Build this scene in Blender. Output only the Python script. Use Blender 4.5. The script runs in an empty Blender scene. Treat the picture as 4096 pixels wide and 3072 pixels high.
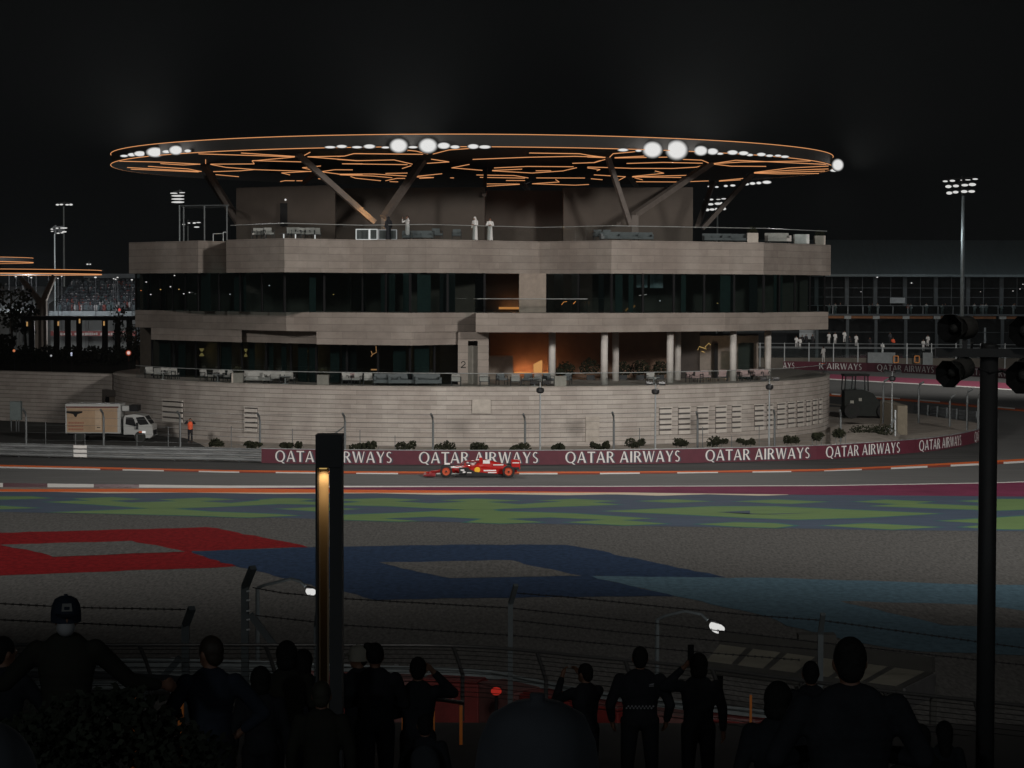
import bpy, bmesh, math, random
from mathutils import Vector, Matrix
random.seed(7)
rnd = random.Random(11)
PI = math.pi
SC = bpy.context.scene
COL = SC.collection

# ------------------------------------------------------------------ camera, world, lights, exposure
F, HZ, CAMH, ROLL = 9200.0, 1165.0, 10.9, 0.0025        # focal length and horizon in photo pixels (4096 x 3072), eye height in metres
TH = math.atan((1536 - HZ) / F)
CM = Matrix.Rotation(PI / 2 - TH, 3, 'X') @ Matrix.Rotation(ROLL, 3, 'Z')
CP = Vector((0, 0, CAMH))
cd = bpy.data.cameras.new('camera'); co = bpy.data.objects.new('camera', cd); COL.objects.link(co)
co.matrix_world = Matrix.Translation(CP) @ CM.to_4x4()
cd.sensor_width = 36; cd.lens = 36 * F / 4096; cd.clip_start = 0.3; cd.clip_end = 4000
SC.camera = co

w = bpy.data.worlds.new('World'); SC.world = w; w.use_nodes = True
wt = w.node_tree; bg = wt.nodes['Background']
sky = wt.nodes.new('ShaderNodeTexSky'); sky.sky_type = 'NISHITA'; sky.sun_disc = False
sky.sun_elevation = math.radians(-9); sky.sun_rotation = math.radians(200)
mx = wt.nodes.new('ShaderNodeMix'); mx.data_type = 'RGBA'; mx.blend_type = 'ADD'; mx.inputs[0].default_value = 1
wt.links.new(sky.outputs[0], mx.inputs[6]); mx.inputs[7].default_value = (.0145, .0160, .0172, 1)     # night sky with the town's faint glow
wt.links.new(mx.outputs[2], bg.inputs[0]); bg.inputs[1].default_value = 0.1

SC.view_settings.view_transform = 'Standard'; SC.view_settings.look = 'None'
SC.view_settings.exposure = 0; SC.view_settings.gamma = 1
SC.render.engine = 'CYCLES'
SC.cycles.use_denoising = True
SC.cycles.max_bounces = 6; SC.cycles.transparent_max_bounces = 12
SC.cycles.sample_clamp_indirect = 3
SC.cycles.caustics_reflective = False; SC.cycles.caustics_refractive = False

def spot(name, loc, aim, power, half, blend=1.0, col=(1, .96, .9), size=5.):
    l = bpy.data.lights.new(name, 'SPOT'); l.energy = power; l.spot_size = math.radians(half * 2); l.spot_blend = blend
    l.color = col; l.shadow_soft_size = size
    o = bpy.data.objects.new(name, l); COL.objects.link(o); o.location = loc
    o.rotation_euler = (Vector(aim) - Vector(loc)).to_track_quat('-Z', 'Y').to_euler()
    return o
def lamp(name, loc, power, col=(1, .45, .12), size=.15):
    l = bpy.data.lights.new(name, 'POINT'); l.energy = power; l.color = col; l.shadow_soft_size = size
    o = bpy.data.objects.new(name, l); COL.objects.link(o); o.location = loc
    return o
# the circuit's own floodlight masts on the near side of the track (outside the frame), as on every night circuit, and an added near fill
KP = 300000
spot('mast_and_fill_flood', (62, 46, 40), (18, 140, 0), KP * 1.15, 34)
spot('mast_and_fill_flood', (-58, 52, 40), (4, 140, 0), KP * 0.58, 33)
spot('mast_and_fill_flood', (6, -22, 38), (6, 92, 0), 90000, 14)  # added narrow fill for the gravel trap, fence and near barrier
spot('mast_and_fill_flood', (118, 215, 36), (62, 268, 0), 420000, 27)
spot('mast_and_fill_flood', (-150, 215, 30), (-60, 330, 3), 90000, 42)
lamp('near_bank_fill', (-14, -10, 17), 1250, (.85, .95, 1), .6)      # added broad fill behind the camera for spectators, posts and poles
lamp('near_bank_fill', (16, -12, 17), 1000, (.85, .95, 1), .6)

# ------------------------------------------------------------------ from pixels of the photo to points of the place
def ray(px, py): return CM @ Vector(((px - 2048) / F, -(py - 1536) / F, -1))
def at(px, py, Y):
    v = ray(px, py); return CP + v * (Y / v.y)
def gnd(px, py, z=0.0):
    v = ray(px, py); return CP + v * ((z - CAMH) / v.z)
def xy(px, Y):
    p = at(px, 1300, Y); return (p.x, p.y)
def lerp(tab, x):
    if x <= tab[0][0]: a, b = tab[0], tab[1]
    elif x >= tab[-1][0]: a, b = tab[-2], tab[-1]
    else:
        for a, b in zip(tab, tab[1:]):
            if a[0] <= x <= b[0]: break
    t = (x - a[0]) / (b[0] - a[0]); return a[1] + (b[1] - a[1]) * t
ORD = ['first', 'second', 'third', 'fourth', 'fifth', 'sixth', 'seventh', 'eighth', 'ninth', 'tenth', 'eleventh', 'twelfth', 'thirteenth',
       'fourteenth', 'fifteenth', 'sixteenth', 'seventeenth', 'eighteenth', 'nineteenth', 'twentieth', 'twenty-first', 'twenty-second', 'twenty-third',
       'twenty-fourth', 'twenty-fifth', 'twenty-sixth', 'twenty-seventh', 'twenty-eighth', 'twenty-ninth', 'thirtieth', 'thirty-first', 'thirty-second',
       'thirty-third', 'thirty-fourth', 'thirty-fifth', 'thirty-sixth', 'thirty-seventh', 'thirty-eighth', 'thirty-ninth', 'fortieth']

# ------------------------------------------------------------------ materials
MATS = {}
def M(name, col=(.5, .5, .5), rough=.6, metal=0., var=.18, scale=2.5, bump=0., spec=.4, stretch=(1, 1, 1), emit=None, es=1., detail=5, coat=0.):
    if name in MATS: return MATS[name]
    m = bpy.data.materials.new(name); m.use_nodes = True; MATS[name] = m
    nt = m.node_tree; b = nt.nodes['Principled BSDF']; L = nt.links.new
    b.inputs['Roughness'].default_value = rough; b.inputs['Metallic'].default_value = metal
    b.inputs['Specular IOR Level'].default_value = spec; b.inputs['Coat Weight'].default_value = coat
    if emit:
        b.inputs['Emission Color'].default_value = (*emit, 1); b.inputs['Emission Strength'].default_value = es
    tc = nt.nodes.new('ShaderNodeTexCoord'); mp = nt.nodes.new('ShaderNodeMapping'); mp.inputs['Scale'].default_value = stretch
    L(tc.outputs['Object'], mp.inputs[0])
    n = nt.nodes.new('ShaderNodeTexNoise'); n.inputs['Scale'].default_value = scale; n.inputs['Detail'].default_value = detail; n.inputs['Roughness'].default_value = .62
    L(mp.outputs[0], n.inputs['Vector'])
    r = nt.nodes.new('ShaderNodeValToRGB'); e = r.color_ramp.elements
    e[0].position = .25; e[1].position = .75
    e[0].color = (*[c * (1 - var) for c in col], 1); e[1].color = (*[min(1, c * (1 + var)) for c in col], 1)
    L(n.outputs['Fac'], r.inputs[0]); L(r.outputs[0], b.inputs['Base Color'])
    if bump:
        bp = nt.nodes.new('ShaderNodeBump'); bp.inputs['Strength'].default_value = bump; bp.inputs['Distance'].default_value = .05
        L(n.outputs['Fac'], bp.inputs['Height']); L(bp.outputs[0], b.inputs['Normal'])
    return m
def stone(name, c1, c2, bw, bh, line=.07, dark=.30, joint=.012):
    """coursed stone laid out on the surface's own metres (UV): block tones, fine upright joints, a dark joint under each course"""
    m = bpy.data.materials.new(name); m.use_nodes = True; MATS[name] = m
    nt = m.node_tree; b = nt.nodes['Principled BSDF']; L = nt.links.new; N = nt.nodes.new
    b.inputs['Roughness'].default_value = .85; b.inputs['Specular IOR Level'].default_value = .15
    uv = N('ShaderNodeUVMap'); uv.uv_map = 'UVMap'
    k = N('ShaderNodeTexBrick'); k.offset = .37; k.inputs['Scale'].default_value = 1
    k.inputs['Brick Width'].default_value = bw; k.inputs['Row Height'].default_value = bh; k.inputs['Mortar Size'].default_value = joint
    k.inputs['Mortar Smooth'].default_value = .5; k.inputs['Bias'].default_value = -.1
    k.inputs['Color1'].default_value = (*c1, 1); k.inputs['Color2'].default_value = (*c2, 1); k.inputs['Mortar'].default_value = (*[c * .80 for c in c2], 1)
    L(uv.outputs[0], k.inputs['Vector'])
    n = N('ShaderNodeTexNoise'); n.inputs['Scale'].default_value = 1.1; n.inputs['Detail'].default_value = 9; n.inputs['Roughness'].default_value = .72
    mp = N('ShaderNodeMapping'); mp.inputs['Scale'].default_value = (.8, 1.3, 1); L(uv.outputs[0], mp.inputs[0]); L(mp.outputs[0], n.inputs['Vector'])
    r = N('ShaderNodeValToRGB'); r.color_ramp.elements[0].position = .3; r.color_ramp.elements[1].position = .72
    r.color_ramp.elements[0].color = (.84, .825, .815, 1); r.color_ramp.elements[1].color = (1.1, 1.085, 1.07, 1); L(n.outputs['Fac'], r.inputs[0])
    mm = N('ShaderNodeMix'); mm.data_type = 'RGBA'; mm.blend_type = 'MULTIPLY'; mm.inputs[0].default_value = 1
    L(k.outputs['Color'], mm.inputs[6])
    n2 = N('ShaderNodeTexNoise'); n2.inputs['Scale'].default_value = .22; n2.inputs['Detail'].default_value = 4; mp2 = N('ShaderNodeMapping'); mp2.inputs['Scale'].default_value = (1.6, .55, 1); L(uv.outputs[0], mp2.inputs[0]); L(mp2.outputs[0], n2.inputs['Vector'])
    r2 = N('ShaderNodeValToRGB'); r2.color_ramp.elements[0].position = .34; r2.color_ramp.elements[1].position = .66; r2.color_ramp.elements[0].color = (.83, .80, .79, 1); r2.color_ramp.elements[1].color = (1.06, 1.06, 1.06, 1); L(n2.outputs['Fac'], r2.inputs[0])
    m3 = N('ShaderNodeMix'); m3.data_type = 'RGBA'; m3.blend_type = 'MULTIPLY'; m3.inputs[0].default_value = 1; L(r.outputs[0], m3.inputs[6]); L(r2.outputs[0], m3.inputs[7]); L(m3.outputs[2], mm.inputs[7])
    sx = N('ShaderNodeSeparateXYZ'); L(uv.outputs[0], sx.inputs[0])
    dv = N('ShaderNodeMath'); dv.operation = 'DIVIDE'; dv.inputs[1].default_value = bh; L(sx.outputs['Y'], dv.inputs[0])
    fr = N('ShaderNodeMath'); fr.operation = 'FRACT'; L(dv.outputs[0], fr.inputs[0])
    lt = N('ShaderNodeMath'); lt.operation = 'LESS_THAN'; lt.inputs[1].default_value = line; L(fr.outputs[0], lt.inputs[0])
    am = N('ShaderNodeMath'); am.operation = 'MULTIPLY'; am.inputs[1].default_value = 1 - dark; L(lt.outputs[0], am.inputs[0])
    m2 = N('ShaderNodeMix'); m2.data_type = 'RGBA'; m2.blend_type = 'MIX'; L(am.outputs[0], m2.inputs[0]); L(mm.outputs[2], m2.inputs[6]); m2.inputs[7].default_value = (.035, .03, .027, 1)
    L(m2.outputs[2], b.inputs['Base Color'])
    return m
def glass(name, tint, refl=.07, rough=.04, gl=(.8, .85, .85)):
    m = bpy.data.materials.new(name); m.use_nodes = True; MATS[name] = m
    nt = m.node_tree; nt.nodes.clear(); L = nt.links.new
    o = nt.nodes.new('ShaderNodeOutputMaterial'); t = nt.nodes.new('ShaderNodeBsdfTransparent'); t.inputs[0].default_value = (*tint, 1)
    g = nt.nodes.new('ShaderNodeBsdfGlossy'); g.inputs['Roughness'].default_value = rough; g.inputs[0].default_value = (*gl, 1)
    fr = nt.nodes.new('ShaderNodeLayerWeight'); fr.inputs[0].default_value = .25
    ma = nt.nodes.new('ShaderNodeMath'); ma.operation = 'MULTIPLY_ADD'; ma.inputs[1].default_value = .5; ma.inputs[2].default_value = refl
    x = nt.nodes.new('ShaderNodeMixShader'); L(fr.outputs['Fresnel'], ma.inputs[0]); L(ma.outputs[0], x.inputs[0])
    L(t.outputs[0], x.inputs[1]); L(g.outputs[0], x.inputs[2]); L(x.outputs[0], o.inputs[0])
    return m
def glow(name, col, s=1.0):
    m = bpy.data.materials.new(name); m.use_nodes = True; MATS[name] = m
    nt = m.node_tree; nt.nodes.clear()
    o = nt.nodes.new('ShaderNodeOutputMaterial'); e = nt.nodes.new('ShaderNodeEmission'); e.inputs[0].default_value = (*col, 1); e.inputs[1].default_value = s
    nt.links.new(e.outputs[0], o.inputs[0]); return m

def bloom_lens(name, col, edge=.05, power=2.2):
    """a lamp face with its soft bloom painted in: bright middle, emission fading towards the rim"""
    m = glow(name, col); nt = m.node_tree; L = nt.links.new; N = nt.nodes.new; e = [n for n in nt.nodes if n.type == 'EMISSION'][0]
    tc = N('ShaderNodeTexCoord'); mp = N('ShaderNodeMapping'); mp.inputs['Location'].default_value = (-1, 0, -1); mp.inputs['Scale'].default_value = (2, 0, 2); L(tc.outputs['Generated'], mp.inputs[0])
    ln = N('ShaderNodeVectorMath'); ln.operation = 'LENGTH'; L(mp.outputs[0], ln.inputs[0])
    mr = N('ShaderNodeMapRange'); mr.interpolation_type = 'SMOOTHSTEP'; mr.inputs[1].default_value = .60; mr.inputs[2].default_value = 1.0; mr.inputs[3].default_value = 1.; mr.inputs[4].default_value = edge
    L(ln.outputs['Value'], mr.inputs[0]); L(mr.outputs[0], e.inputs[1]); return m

# ------------------------------------------------------------------ mesh builder
class MB:
    def __init__(s): s.v = []; s.f = []; s.m = []; s.uv = {}; s.mi = 0
    def add(s, vs, fs):
        o = len(s.v); s.v += [Vector(p) for p in vs]
        for f in fs: s.f.append(tuple(i + o for i in f)); s.m.append(s.mi)
        return s
    def mat(s, i): s.mi = i; return s
    def poly(s, pts, uv=None):
        s.add(pts, [tuple(range(len(pts)))])
        if uv: s.uv[len(s.f) - 1] = uv
        return s
    def box(s, c, d, rz=0, mat=None):
        x, y, z = d[0] / 2, d[1] / 2, d[2] / 2
        R = mat if mat is not None else Matrix.Rotation(rz, 3, 'Z')
        P = [Vector(c) + R @ Vector((i * x, j * y, k * z)) for k in (-1, 1) for j in (-1, 1) for i in (-1, 1)]
        return s.add(P, [(0, 2, 3, 1), (4, 5, 7, 6), (0, 1, 5, 4), (2, 6, 7, 3), (0, 4, 6, 2), (1, 3, 7, 5)])
    def bb(s, x0, x1, y0, y1, z0, z1): return s.box(((x0 + x1) / 2, (y0 + y1) / 2, (z0 + z1) / 2), (abs(x1 - x0), abs(y1 - y0), abs(z1 - z0)))
    def beam(s, p, q, wd, ht=None, up=(0, 0, 1)):
        p, q = Vector(p), Vector(q); d = q - p; l = d.length
        if l < 1e-6: return s
        y = d / l; u = Vector(up)
        if abs(y.dot(u)) > .98: u = Vector((1, 0, 0))
        x = y.cross(u).normalized(); z = x.cross(y)
        R = Matrix((x, y, z)).transposed()
        return s.box((p + q) / 2, (wd, l, ht or wd), mat=R)
    def cyl(s, p, q, r0, r1=None, n=12, cap=True):
        r1 = r0 if r1 is None else r1
        p, q = Vector(p), Vector(q); d = (q - p).normalized(); u = Vector((0, 0, 1)) if abs(d.z) < .95 else Vector((1, 0, 0))
        a = d.cross(u).normalized(); b = d.cross(a)
        P = [c + (a * math.cos(2 * PI * i / n) + b * math.sin(2 * PI * i / n)) * r for c, r in ((p, r0), (q, r1)) for i in range(n)]
        fs = [(i, (i + 1) % n, n + (i + 1) % n, n + i) for i in range(n)]
        if cap: fs += [tuple(range(n - 1, -1, -1)), tuple(range(n, 2 * n))]
        return s.add(P, fs)
    def tube(s, pts, r, n=6, closed=False):
        pts = [Vector(p) for p in pts]; k = len(pts); P = []
        for i, p in enumerate(pts):
            a = pts[(i - 1) % k] if (closed or i) else pts[0]; b = pts[(i + 1) % k] if (closed or i < k - 1) else pts[-1]
            d = (b - a).normalized(); u = Vector((0, 0, 1)) if abs(d.z) < .9 else Vector((1, 0, 0))
            x = d.cross(u).normalized(); y = d.cross(x); rr = r[i] if isinstance(r, (list, tuple)) else r
            P += [p + (x * math.cos(2 * PI * j / n) + y * math.sin(2 * PI * j / n)) * rr for j in range(n)]
        fs = []
        for i in range(k if closed else k - 1):
            o, q = i * n, ((i + 1) % k) * n
            fs += [(o + j, o + (j + 1) % n, q + (j + 1) % n, q + j) for j in range(n)]
        if not closed: fs += [tuple(range(n - 1, -1, -1)), tuple(range((k - 1) * n, k * n))]
        return s.add(P, fs)
    def prism(s, pts, z0, z1, uv=True, caps=True):
        """walls with UV in metres, plus top and bottom"""
        n = len(pts); u = 0
        for i in range(n):
            a, b = pts[i], pts[(i + 1) % n]; l = math.hypot(b[0] - a[0], b[1] - a[1])
            s.poly([(a[0], a[1], z0), (b[0], b[1], z0), (b[0], b[1], z1), (a[0], a[1], z1)], [(u, z0), (u + l, z0), (u + l, z1), (u, z1)]); u += l
        if caps:
            s.poly([(p[0], p[1], z1) for p in pts], [(p[0], p[1]) for p in pts]); s.poly([(p[0], p[1], z0) for p in reversed(pts)], [(p[0], p[1]) for p in reversed(pts)])
        return s
    def ell(s, c, r, n=12, m=8, mat=None):
        r = (r, r, r) if not hasattr(r, '__len__') else r; P = []; c = Vector(c)
        R = mat if mat is not None else Matrix.Identity(3)
        for j in range(1, m):
            t = PI * j / m
            P += [c + R @ Vector((r[0] * math.sin(t) * math.cos(2 * PI * i / n), r[1] * math.sin(t) * math.sin(2 * PI * i / n), r[2] * math.cos(t))) for i in range(n)]
        P += [c + R @ Vector((0, 0, r[2])), c - R @ Vector((0, 0, r[2]))]; a, b = len(P) - 2, len(P) - 1
        fs = [(j * n + i, (j + 1) * n + i, (j + 1) * n + (i + 1) % n, j * n + (i + 1) % n) for j in range(m - 2) for i in range(n)]
        fs += [(a, i, (i + 1) % n) for i in range(n)] + [(b, (m - 2) * n + (i + 1) % n, (m - 2) * n + i) for i in range(n)]
        return s.add(P, fs)
    def cap(s, p, q, r0, r1=None, n=10):
        r1 = r0 if r1 is None else r1
        return s.cyl(p, q, r0, r1, n).ell(p, r0, n, 6).ell(q, r1, n, 6)
    def lathe(s, prof, c=(0, 0, 0), n=16, mat=None):
        R = mat if mat is not None else Matrix.Identity(3); c = Vector(c); k = len(prof)
        P = [c + R @ Vector((r * math.cos(2 * PI * i / n), r * math.sin(2 * PI * i / n), z)) for r, z in prof for i in range(n)]
        return s.add(P, [(j * n + i, j * n + (i + 1) % n, (j + 1) * n + (i + 1) % n, (j + 1) * n + i) for j in range(k - 1) for i in range(n)])
    def leaves(s, c, r, k, size, rr=rnd, bottom=-.5):
        c = Vector(c)
        for _ in range(k):
            while 1:
                d = Vector((rr.uniform(-1, 1), rr.uniform(-1, 1), rr.uniform(bottom, 1)))
                if .25 < d.length < 1: break
            p = c + Vector((d.x * r[0], d.y * r[1], d.z * r[2])); a = Vector((rr.gauss(0, 1), rr.gauss(0, 1), rr.gauss(0, 1))).normalized()
            b = a.orthogonal().normalized() * size * rr.uniform(.3, .5); a = a * size * rr.uniform(.7, 1.3)
            s.add([p - a * .5, p + b, p + a * .5, p - b], [(0, 1, 2, 3)])
        return s
    def build(s, name, mats, parent=None, smooth=False, bevel=0, off=None):
        me = bpy.data.meshes.new(name)
        o3 = off if off is not None else (OFF.get(parent.name, Vector((0, 0, 0))) if parent else Vector((0, 0, 0)))
        me.from_pydata([p - o3 for p in s.v], [], s.f)
        if not isinstance(mats, (list, tuple)): mats = [mats]
        for m in mats: me.materials.append(m)
        for i, p in enumerate(me.polygons):
            p.material_index = min(s.m[i], len(mats) - 1); p.use_smooth = smooth
        if s.uv:
            ul = me.uv_layers.new(name='UVMap')
            for fi, uvs in s.uv.items():
                for li, u in zip(me.polygons[fi].loop_indices, uvs): ul.data[li].uv = u
        o = bpy.data.objects.new(name, me); COL.objects.link(o)
        if parent: o.parent = parent; OFF[o.name] = o3
        if bevel:
            md = o.modifiers.new('bevel', 'BEVEL'); md.width = bevel; md.segments = 2; md.limit_method = 'ANGLE'
        return o
OFF = {}
def tag(o, label=None, cat=None, group=None, kind=None):
    if label: o['label'] = label
    if cat: o['category'] = cat
    if group: o['group'] = group
    if kind: o['kind'] = kind
    return o
def thing(name, label, cat, loc=(0, 0, 0), group=None, world=True):
    """an Empty at the thing's base; world=True: its parts are given in world metres"""
    o = bpy.data.objects.new(name, None); COL.objects.link(o); o.location = loc; o.empty_display_size = .2
    OFF[o.name] = Vector(loc) if world else Vector((0, 0, 0))
    return tag(o, label, cat, group)
def dup(root, loc, rz=0, label=None, sc=None):
    r = root.copy(); COL.objects.link(r); r.location = loc; r.rotation_euler = (0, 0, rz)
    if sc: r.scale = (sc, sc, sc)
    if label: r['label'] = label
    for ch in list(root.children):
        c = ch.copy(); COL.objects.link(c); c.parent = r
        for g in ch.children:
            d = g.copy(); COL.objects.link(d); d.parent = c
    return r
def struct(name, mb, mats, smooth=False): return tag(mb.build(name, mats, None, smooth), kind='structure')

# ------------------------------------------------------------------ shared materials
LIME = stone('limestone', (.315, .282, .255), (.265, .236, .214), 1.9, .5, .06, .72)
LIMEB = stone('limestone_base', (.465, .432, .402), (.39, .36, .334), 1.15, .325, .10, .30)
COREW = M('core_render', (.085, .069, .058), .85, var=.12, scale=.8)
DARKM = M('dark_metal', (.03, .03, .032), .5, .4)
BLACKM = M('black_paint', (.010, .010, .011), .7, spec=.15)
GREYM = M('galvanised_steel', (.30, .32, .33), .45, .6, var=.12)
POSTM = M('weathered_steel_post', (.10, .11, .115), .5, .4)
WHITE = M('white_paint', (.74, .72, .70), .8, var=.06, spec=.05)
CREAM = M('cream_paint', (.62, .54, .42), .85, var=.1, spec=.05)
ORANGE = M('orange_paint', (.66, .13, .03), .8, var=.12, spec=.05)
MAROON = M('maroon_paint', (.085, .014, .026), .6, var=.15)
PURPLE = M('plum_paint', (.16, .034, .072), .85, var=.2, scale=.5, spec=.03)
GLASSD = glass('dark_tinted_glass', (.34, .42, .42), .05)
GLASSC = glass('clear_glass', (.80, .84, .84), .03)
LAMPW = glow('white_lamp', (.68, .675, .66), 1.0)
LAMPS = bloom_lens('white_lamp_bloom', (.76, .755, .74))
LED = glow('amber_light', (.74, .32, .13), 1.0)
LEDD = glow('amber_light_dim', (.34, .12, .04), 1.0)
WARM = glow('warm_lamp', (.60, .24, .06), 1.0)
WARMY = glow('warm_yellow_lamp', (.45, .30, .10), 1.0)
LEAF = M('dark_foliage', (.024, .026, .015), .85, var=.45, spec=.1)
LEAFB = M('night_foliage', (.025, .03, .018), .7, var=.35)
# ================================================================== the ground and the track
GROUND = M('sand_ground', (.13, .12, .10), .95, var=.25, scale=.3, spec=.03)
ASPH = M('track_asphalt', (.125, .125, .124), .75, var=.22, scale=1.2, stretch=(.12, 1.6, 1), bump=.1, spec=.03)
GRAV = M('gravel', (.092, .0905, .088), .95, var=.5, scale=13, bump=.15, stretch=(.7, .16, 1), detail=9, spec=.03)
RUN = M('slate_blue_runoff_paint', (.062, .082, .118), .75, var=.14, scale=1.5, stretch=(.3, 1, 1), spec=.03)
GREEN = M('green_runoff_paint', (.124, .192, .080), .75, var=.12, scale=1.5, stretch=(.3, 1, 1), spec=.03)
REDG = M('red_painted_gravel', (.155, .010, .012), .9, var=.45, scale=5, stretch=(.8, .45, 1), bump=.3, spec=.03)
NAVYG = M('navy_painted_gravel', (.021, .037, .072), .9, var=.4, scale=5, stretch=(.8, .45, 1), bump=.3, spec=.03)
SKYG = M('light_blue_painted_gravel', (.066, .113, .146), .9, var=.3, scale=5, stretch=(.8, .45, 1), bump=.3, spec=.03)
TAN = M('kerb_concrete', (.22, .19, .17), .8, spec=.03)
KRED = M('kerb_red_paint', (.25, .055, .035), .7, var=.2, spec=.03)
FARRED = M('far_kerb_rose_paint', (.34, .085, .14), .7, var=.15, spec=.03)
SAND = M('infield_sand', (.34, .305, .27), .95, var=.25, scale=.8, bump=.3, spec=.03)
DIRT = M('service_yard_asphalt', (.06, .06, .058), .9, var=.3, scale=.6, spec=.03)

struct('ground', MB().poly([(-420, -60, 0), (420, -60, 0), (420, 620, 0), (-420, 620, 0)]), GROUND)
struct('race_track', MB().poly([(-190, 100, .004), (190, 100, .004), (230, 420, .004), (-190, 420, .004)]), ASPH)
def sheet(pts, z, mb=None, jit=0, rr=None):
    """a painted area given by its corners in the photo, laid on the ground at height z; jit: ragged edge in metres"""
    P = [gnd(x, y, z) for x, y in pts]
    if jit:
        Q = []
        for a, b in zip(P, P[1:] + P[:1]):
            n = max(1, int((b - a).length / .7)); Q += [a.lerp(b, i / n) + Vector((rr.uniform(-jit, jit), rr.uniform(-jit, jit), 0)) for i in range(n)]
        P = [Vector((p.x, p.y, z)) for p in Q]
    mb = mb or MB(); mb.poly(P); return mb
def band(top, bot, x0, x1, z, mb=None, step=60):
    """a strip between two curves of the photo, quad by quad"""
    mb = mb or MB(); n = max(1, int((x1 - x0) / step)); xs = [x0 + (x1 - x0) * i / n for i in range(n + 1)]
    T = [gnd(x, lerp(top, x), z) for x in xs]; B = [gnd(x, lerp(bot, x), z) for x in xs]
    for i in range(n): mb.poly([B[i], B[i + 1], T[i + 1], T[i]])
    return mb
RT = [(-300, 1962), (0, 1966), (900, 1973), (1600, 1976), (2400, 1976), (3000, 1978), (3500, 1981), (4096, 1986), (4400, 1989)]
RB = [(-300, 2040), (0, 2047), (211, 2052), (520, 2056), (900, 2066), (1372, 2078), (1800, 2088), (2100, 2094), (2500, 2103), (3100, 2112), (3500, 2120), (4096, 2125), (4400, 2128)]
struct('gravel_trap', band([(x, y - 3) for x, y in RB], [(-300, 2880), (4400, 3060)], -1500, 5600, .010), GRAV)
struct('runoff_strip', band(RT, RB, -1500, 5600, .016), RUN)
gm = MB()
def crop(x0, y0, s): return lambda L: [(x0 + x * s, y0 + y * s) for x, y in L]
cA, cB, cC, cD = crop(0, 1900, .4973), crop(1000, 1900, .4973), crop(2000, 1900, .4973), crop(3000, 1900, .4955)
GP = [cA([(370, 217), (600, 207), (730, 206), (590, 190), (900, 178), (1140, 194), (880, 207), (1050, 222), (1430, 210), (1280, 196), (1650, 182), (1890, 197), (1600, 210), (1850, 226), (2090, 205), (2080, 200), (2212, 188)]) +
      cB([(330, 186), (528, 194), (390, 210), (745, 228), (900, 214), (745, 205), (745, 195), (1100, 186), (1370, 200), (1160, 212), (1450, 228), (1750, 214), (1530, 203), (1820, 190), (2180, 206), (1900, 216)]) +
      cC([(150, 236), (510, 212), (310, 205), (600, 192), (940, 210), (740, 218), (960, 238), (0, 272)]) + cB([(1950, 279), (1740, 279), (1100, 250), (530, 238), (230, 232), (0, 244)]) + cA([(1850, 252), (1400, 270), (1200, 268), (800, 240)]),
      cA([(400, 300), (900, 282), (1200, 269), (1400, 271), (1700, 295), (2212, 314)]) + cB([(390, 326), (0, 342)]) + cA([(1500, 325)]),
      cA([(-300, 240), (0, 248), (310, 265), (0, 275), (-300, 282)]), cA([(-300, 172), (250, 172), (410, 187), (0, 198), (-300, 200)]),
      cB([(210, 272), (540, 258), (890, 273), (540, 292)]),
      cB([(745, 320), (1200, 305), (1740, 280), (1950, 280)]) + cC([(0, 290), (600, 310), (1220, 350), (980, 362), (1340, 392), (1000, 405), (540, 380), (850, 360), (400, 340), (50, 352), (340, 380), (0, 390)]) + cB([(1740, 380), (1870, 352), (1450, 334), (1070, 350), (1350, 370), (1200, 374), (745, 360)]),
      cC([(1110, 210), (1400, 195), (1700, 212), (1400, 222)]), cC([(1890, 212), (2212, 198)]) + cD([(250, 200), (630, 216), (330, 232)]) + cC([(2212, 228)]),
      cC([(830, 290), (1700, 252), (2212, 252)]) + cD([(700, 275), (1530, 312), (900, 345), (380, 360), (0, 347)]) + cC([(1560, 322)]),
      cC([(1590, 395), (1900, 380), (2212, 388)]) + cD([(360, 408)]) + cC([(2212, 425), (1900, 415)]),
      cD([(590, 408), (950, 390), (1530, 420), (1150, 440)]),
      cD([(840, 215), (1100, 200), (1480, 215), (1330, 228), (1850, 250), (2000, 240), (1850, 220), (1690, 210), (1995, 194), (2400, 192), (2500, 270), (1995, 287), (1850, 281), (1300, 262), (960, 250), (1200, 235)]),
      cD([(1520, 370), (1850, 352), (2212, 330), (2600, 330), (2600, 440), (1995, 438), (1700, 420), (1995, 395)])]
for g in GP:
    sheet(g, .022, gm.mat(0)); Q = [gnd(x, y, .019) for x, y in g]; n = len(Q); sg = sum(a.x * b.y - b.x * a.y for a, b in zip(Q, Q[1:] + Q[:1])); T = []
    for i in range(n):                                   # the thin teal line round every green shape
        a, b, c = Q[i - 1], Q[i], Q[(i + 1) % n]; d = ((b - a).normalized() + (c - b).normalized()); nn = Vector((d.y, -d.x, 0)) * (1 if sg > 0 else -1)
        if nn.length < .4: nn = ((b - a).normalized() - (c - b).normalized())
        T.append(b + nn.normalized() * .30)
    gm.mat(2).poly(T)
sheet(cD([(0, 287), (0, 316), (540, 304)]) + cC([(2212, 316), (1740, 298)]), .027, gm.mat(1))
struct('runoff_pattern', gm, [GREEN, RUN, M('teal_runoff_paint', (.045, .125, .125), .8, spec=.03)])
rr = random.Random(3)
struct('red_gravel', sheet([(-120, 2134), (0, 2131), (816, 2109), (865, 2114), (1100, 2159), (1229, 2188), (1000, 2195), (756, 2205), (945, 2266), (0, 2302), (-120, 2307)], .016, None, .14, rr), REDG)
struct('navy_gravel', sheet([(756, 2205.5), (1229, 2188.5), (1678, 2180), (2268, 2178), (2500, 2225), (2905, 2310), (2370, 2303), (2400, 2314), (2707, 2384), (2400, 2386), (1780, 2394), (1509, 2400), (1380, 2370), (945, 2266)], .020, None, .14, rr), NAVYG)
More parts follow.
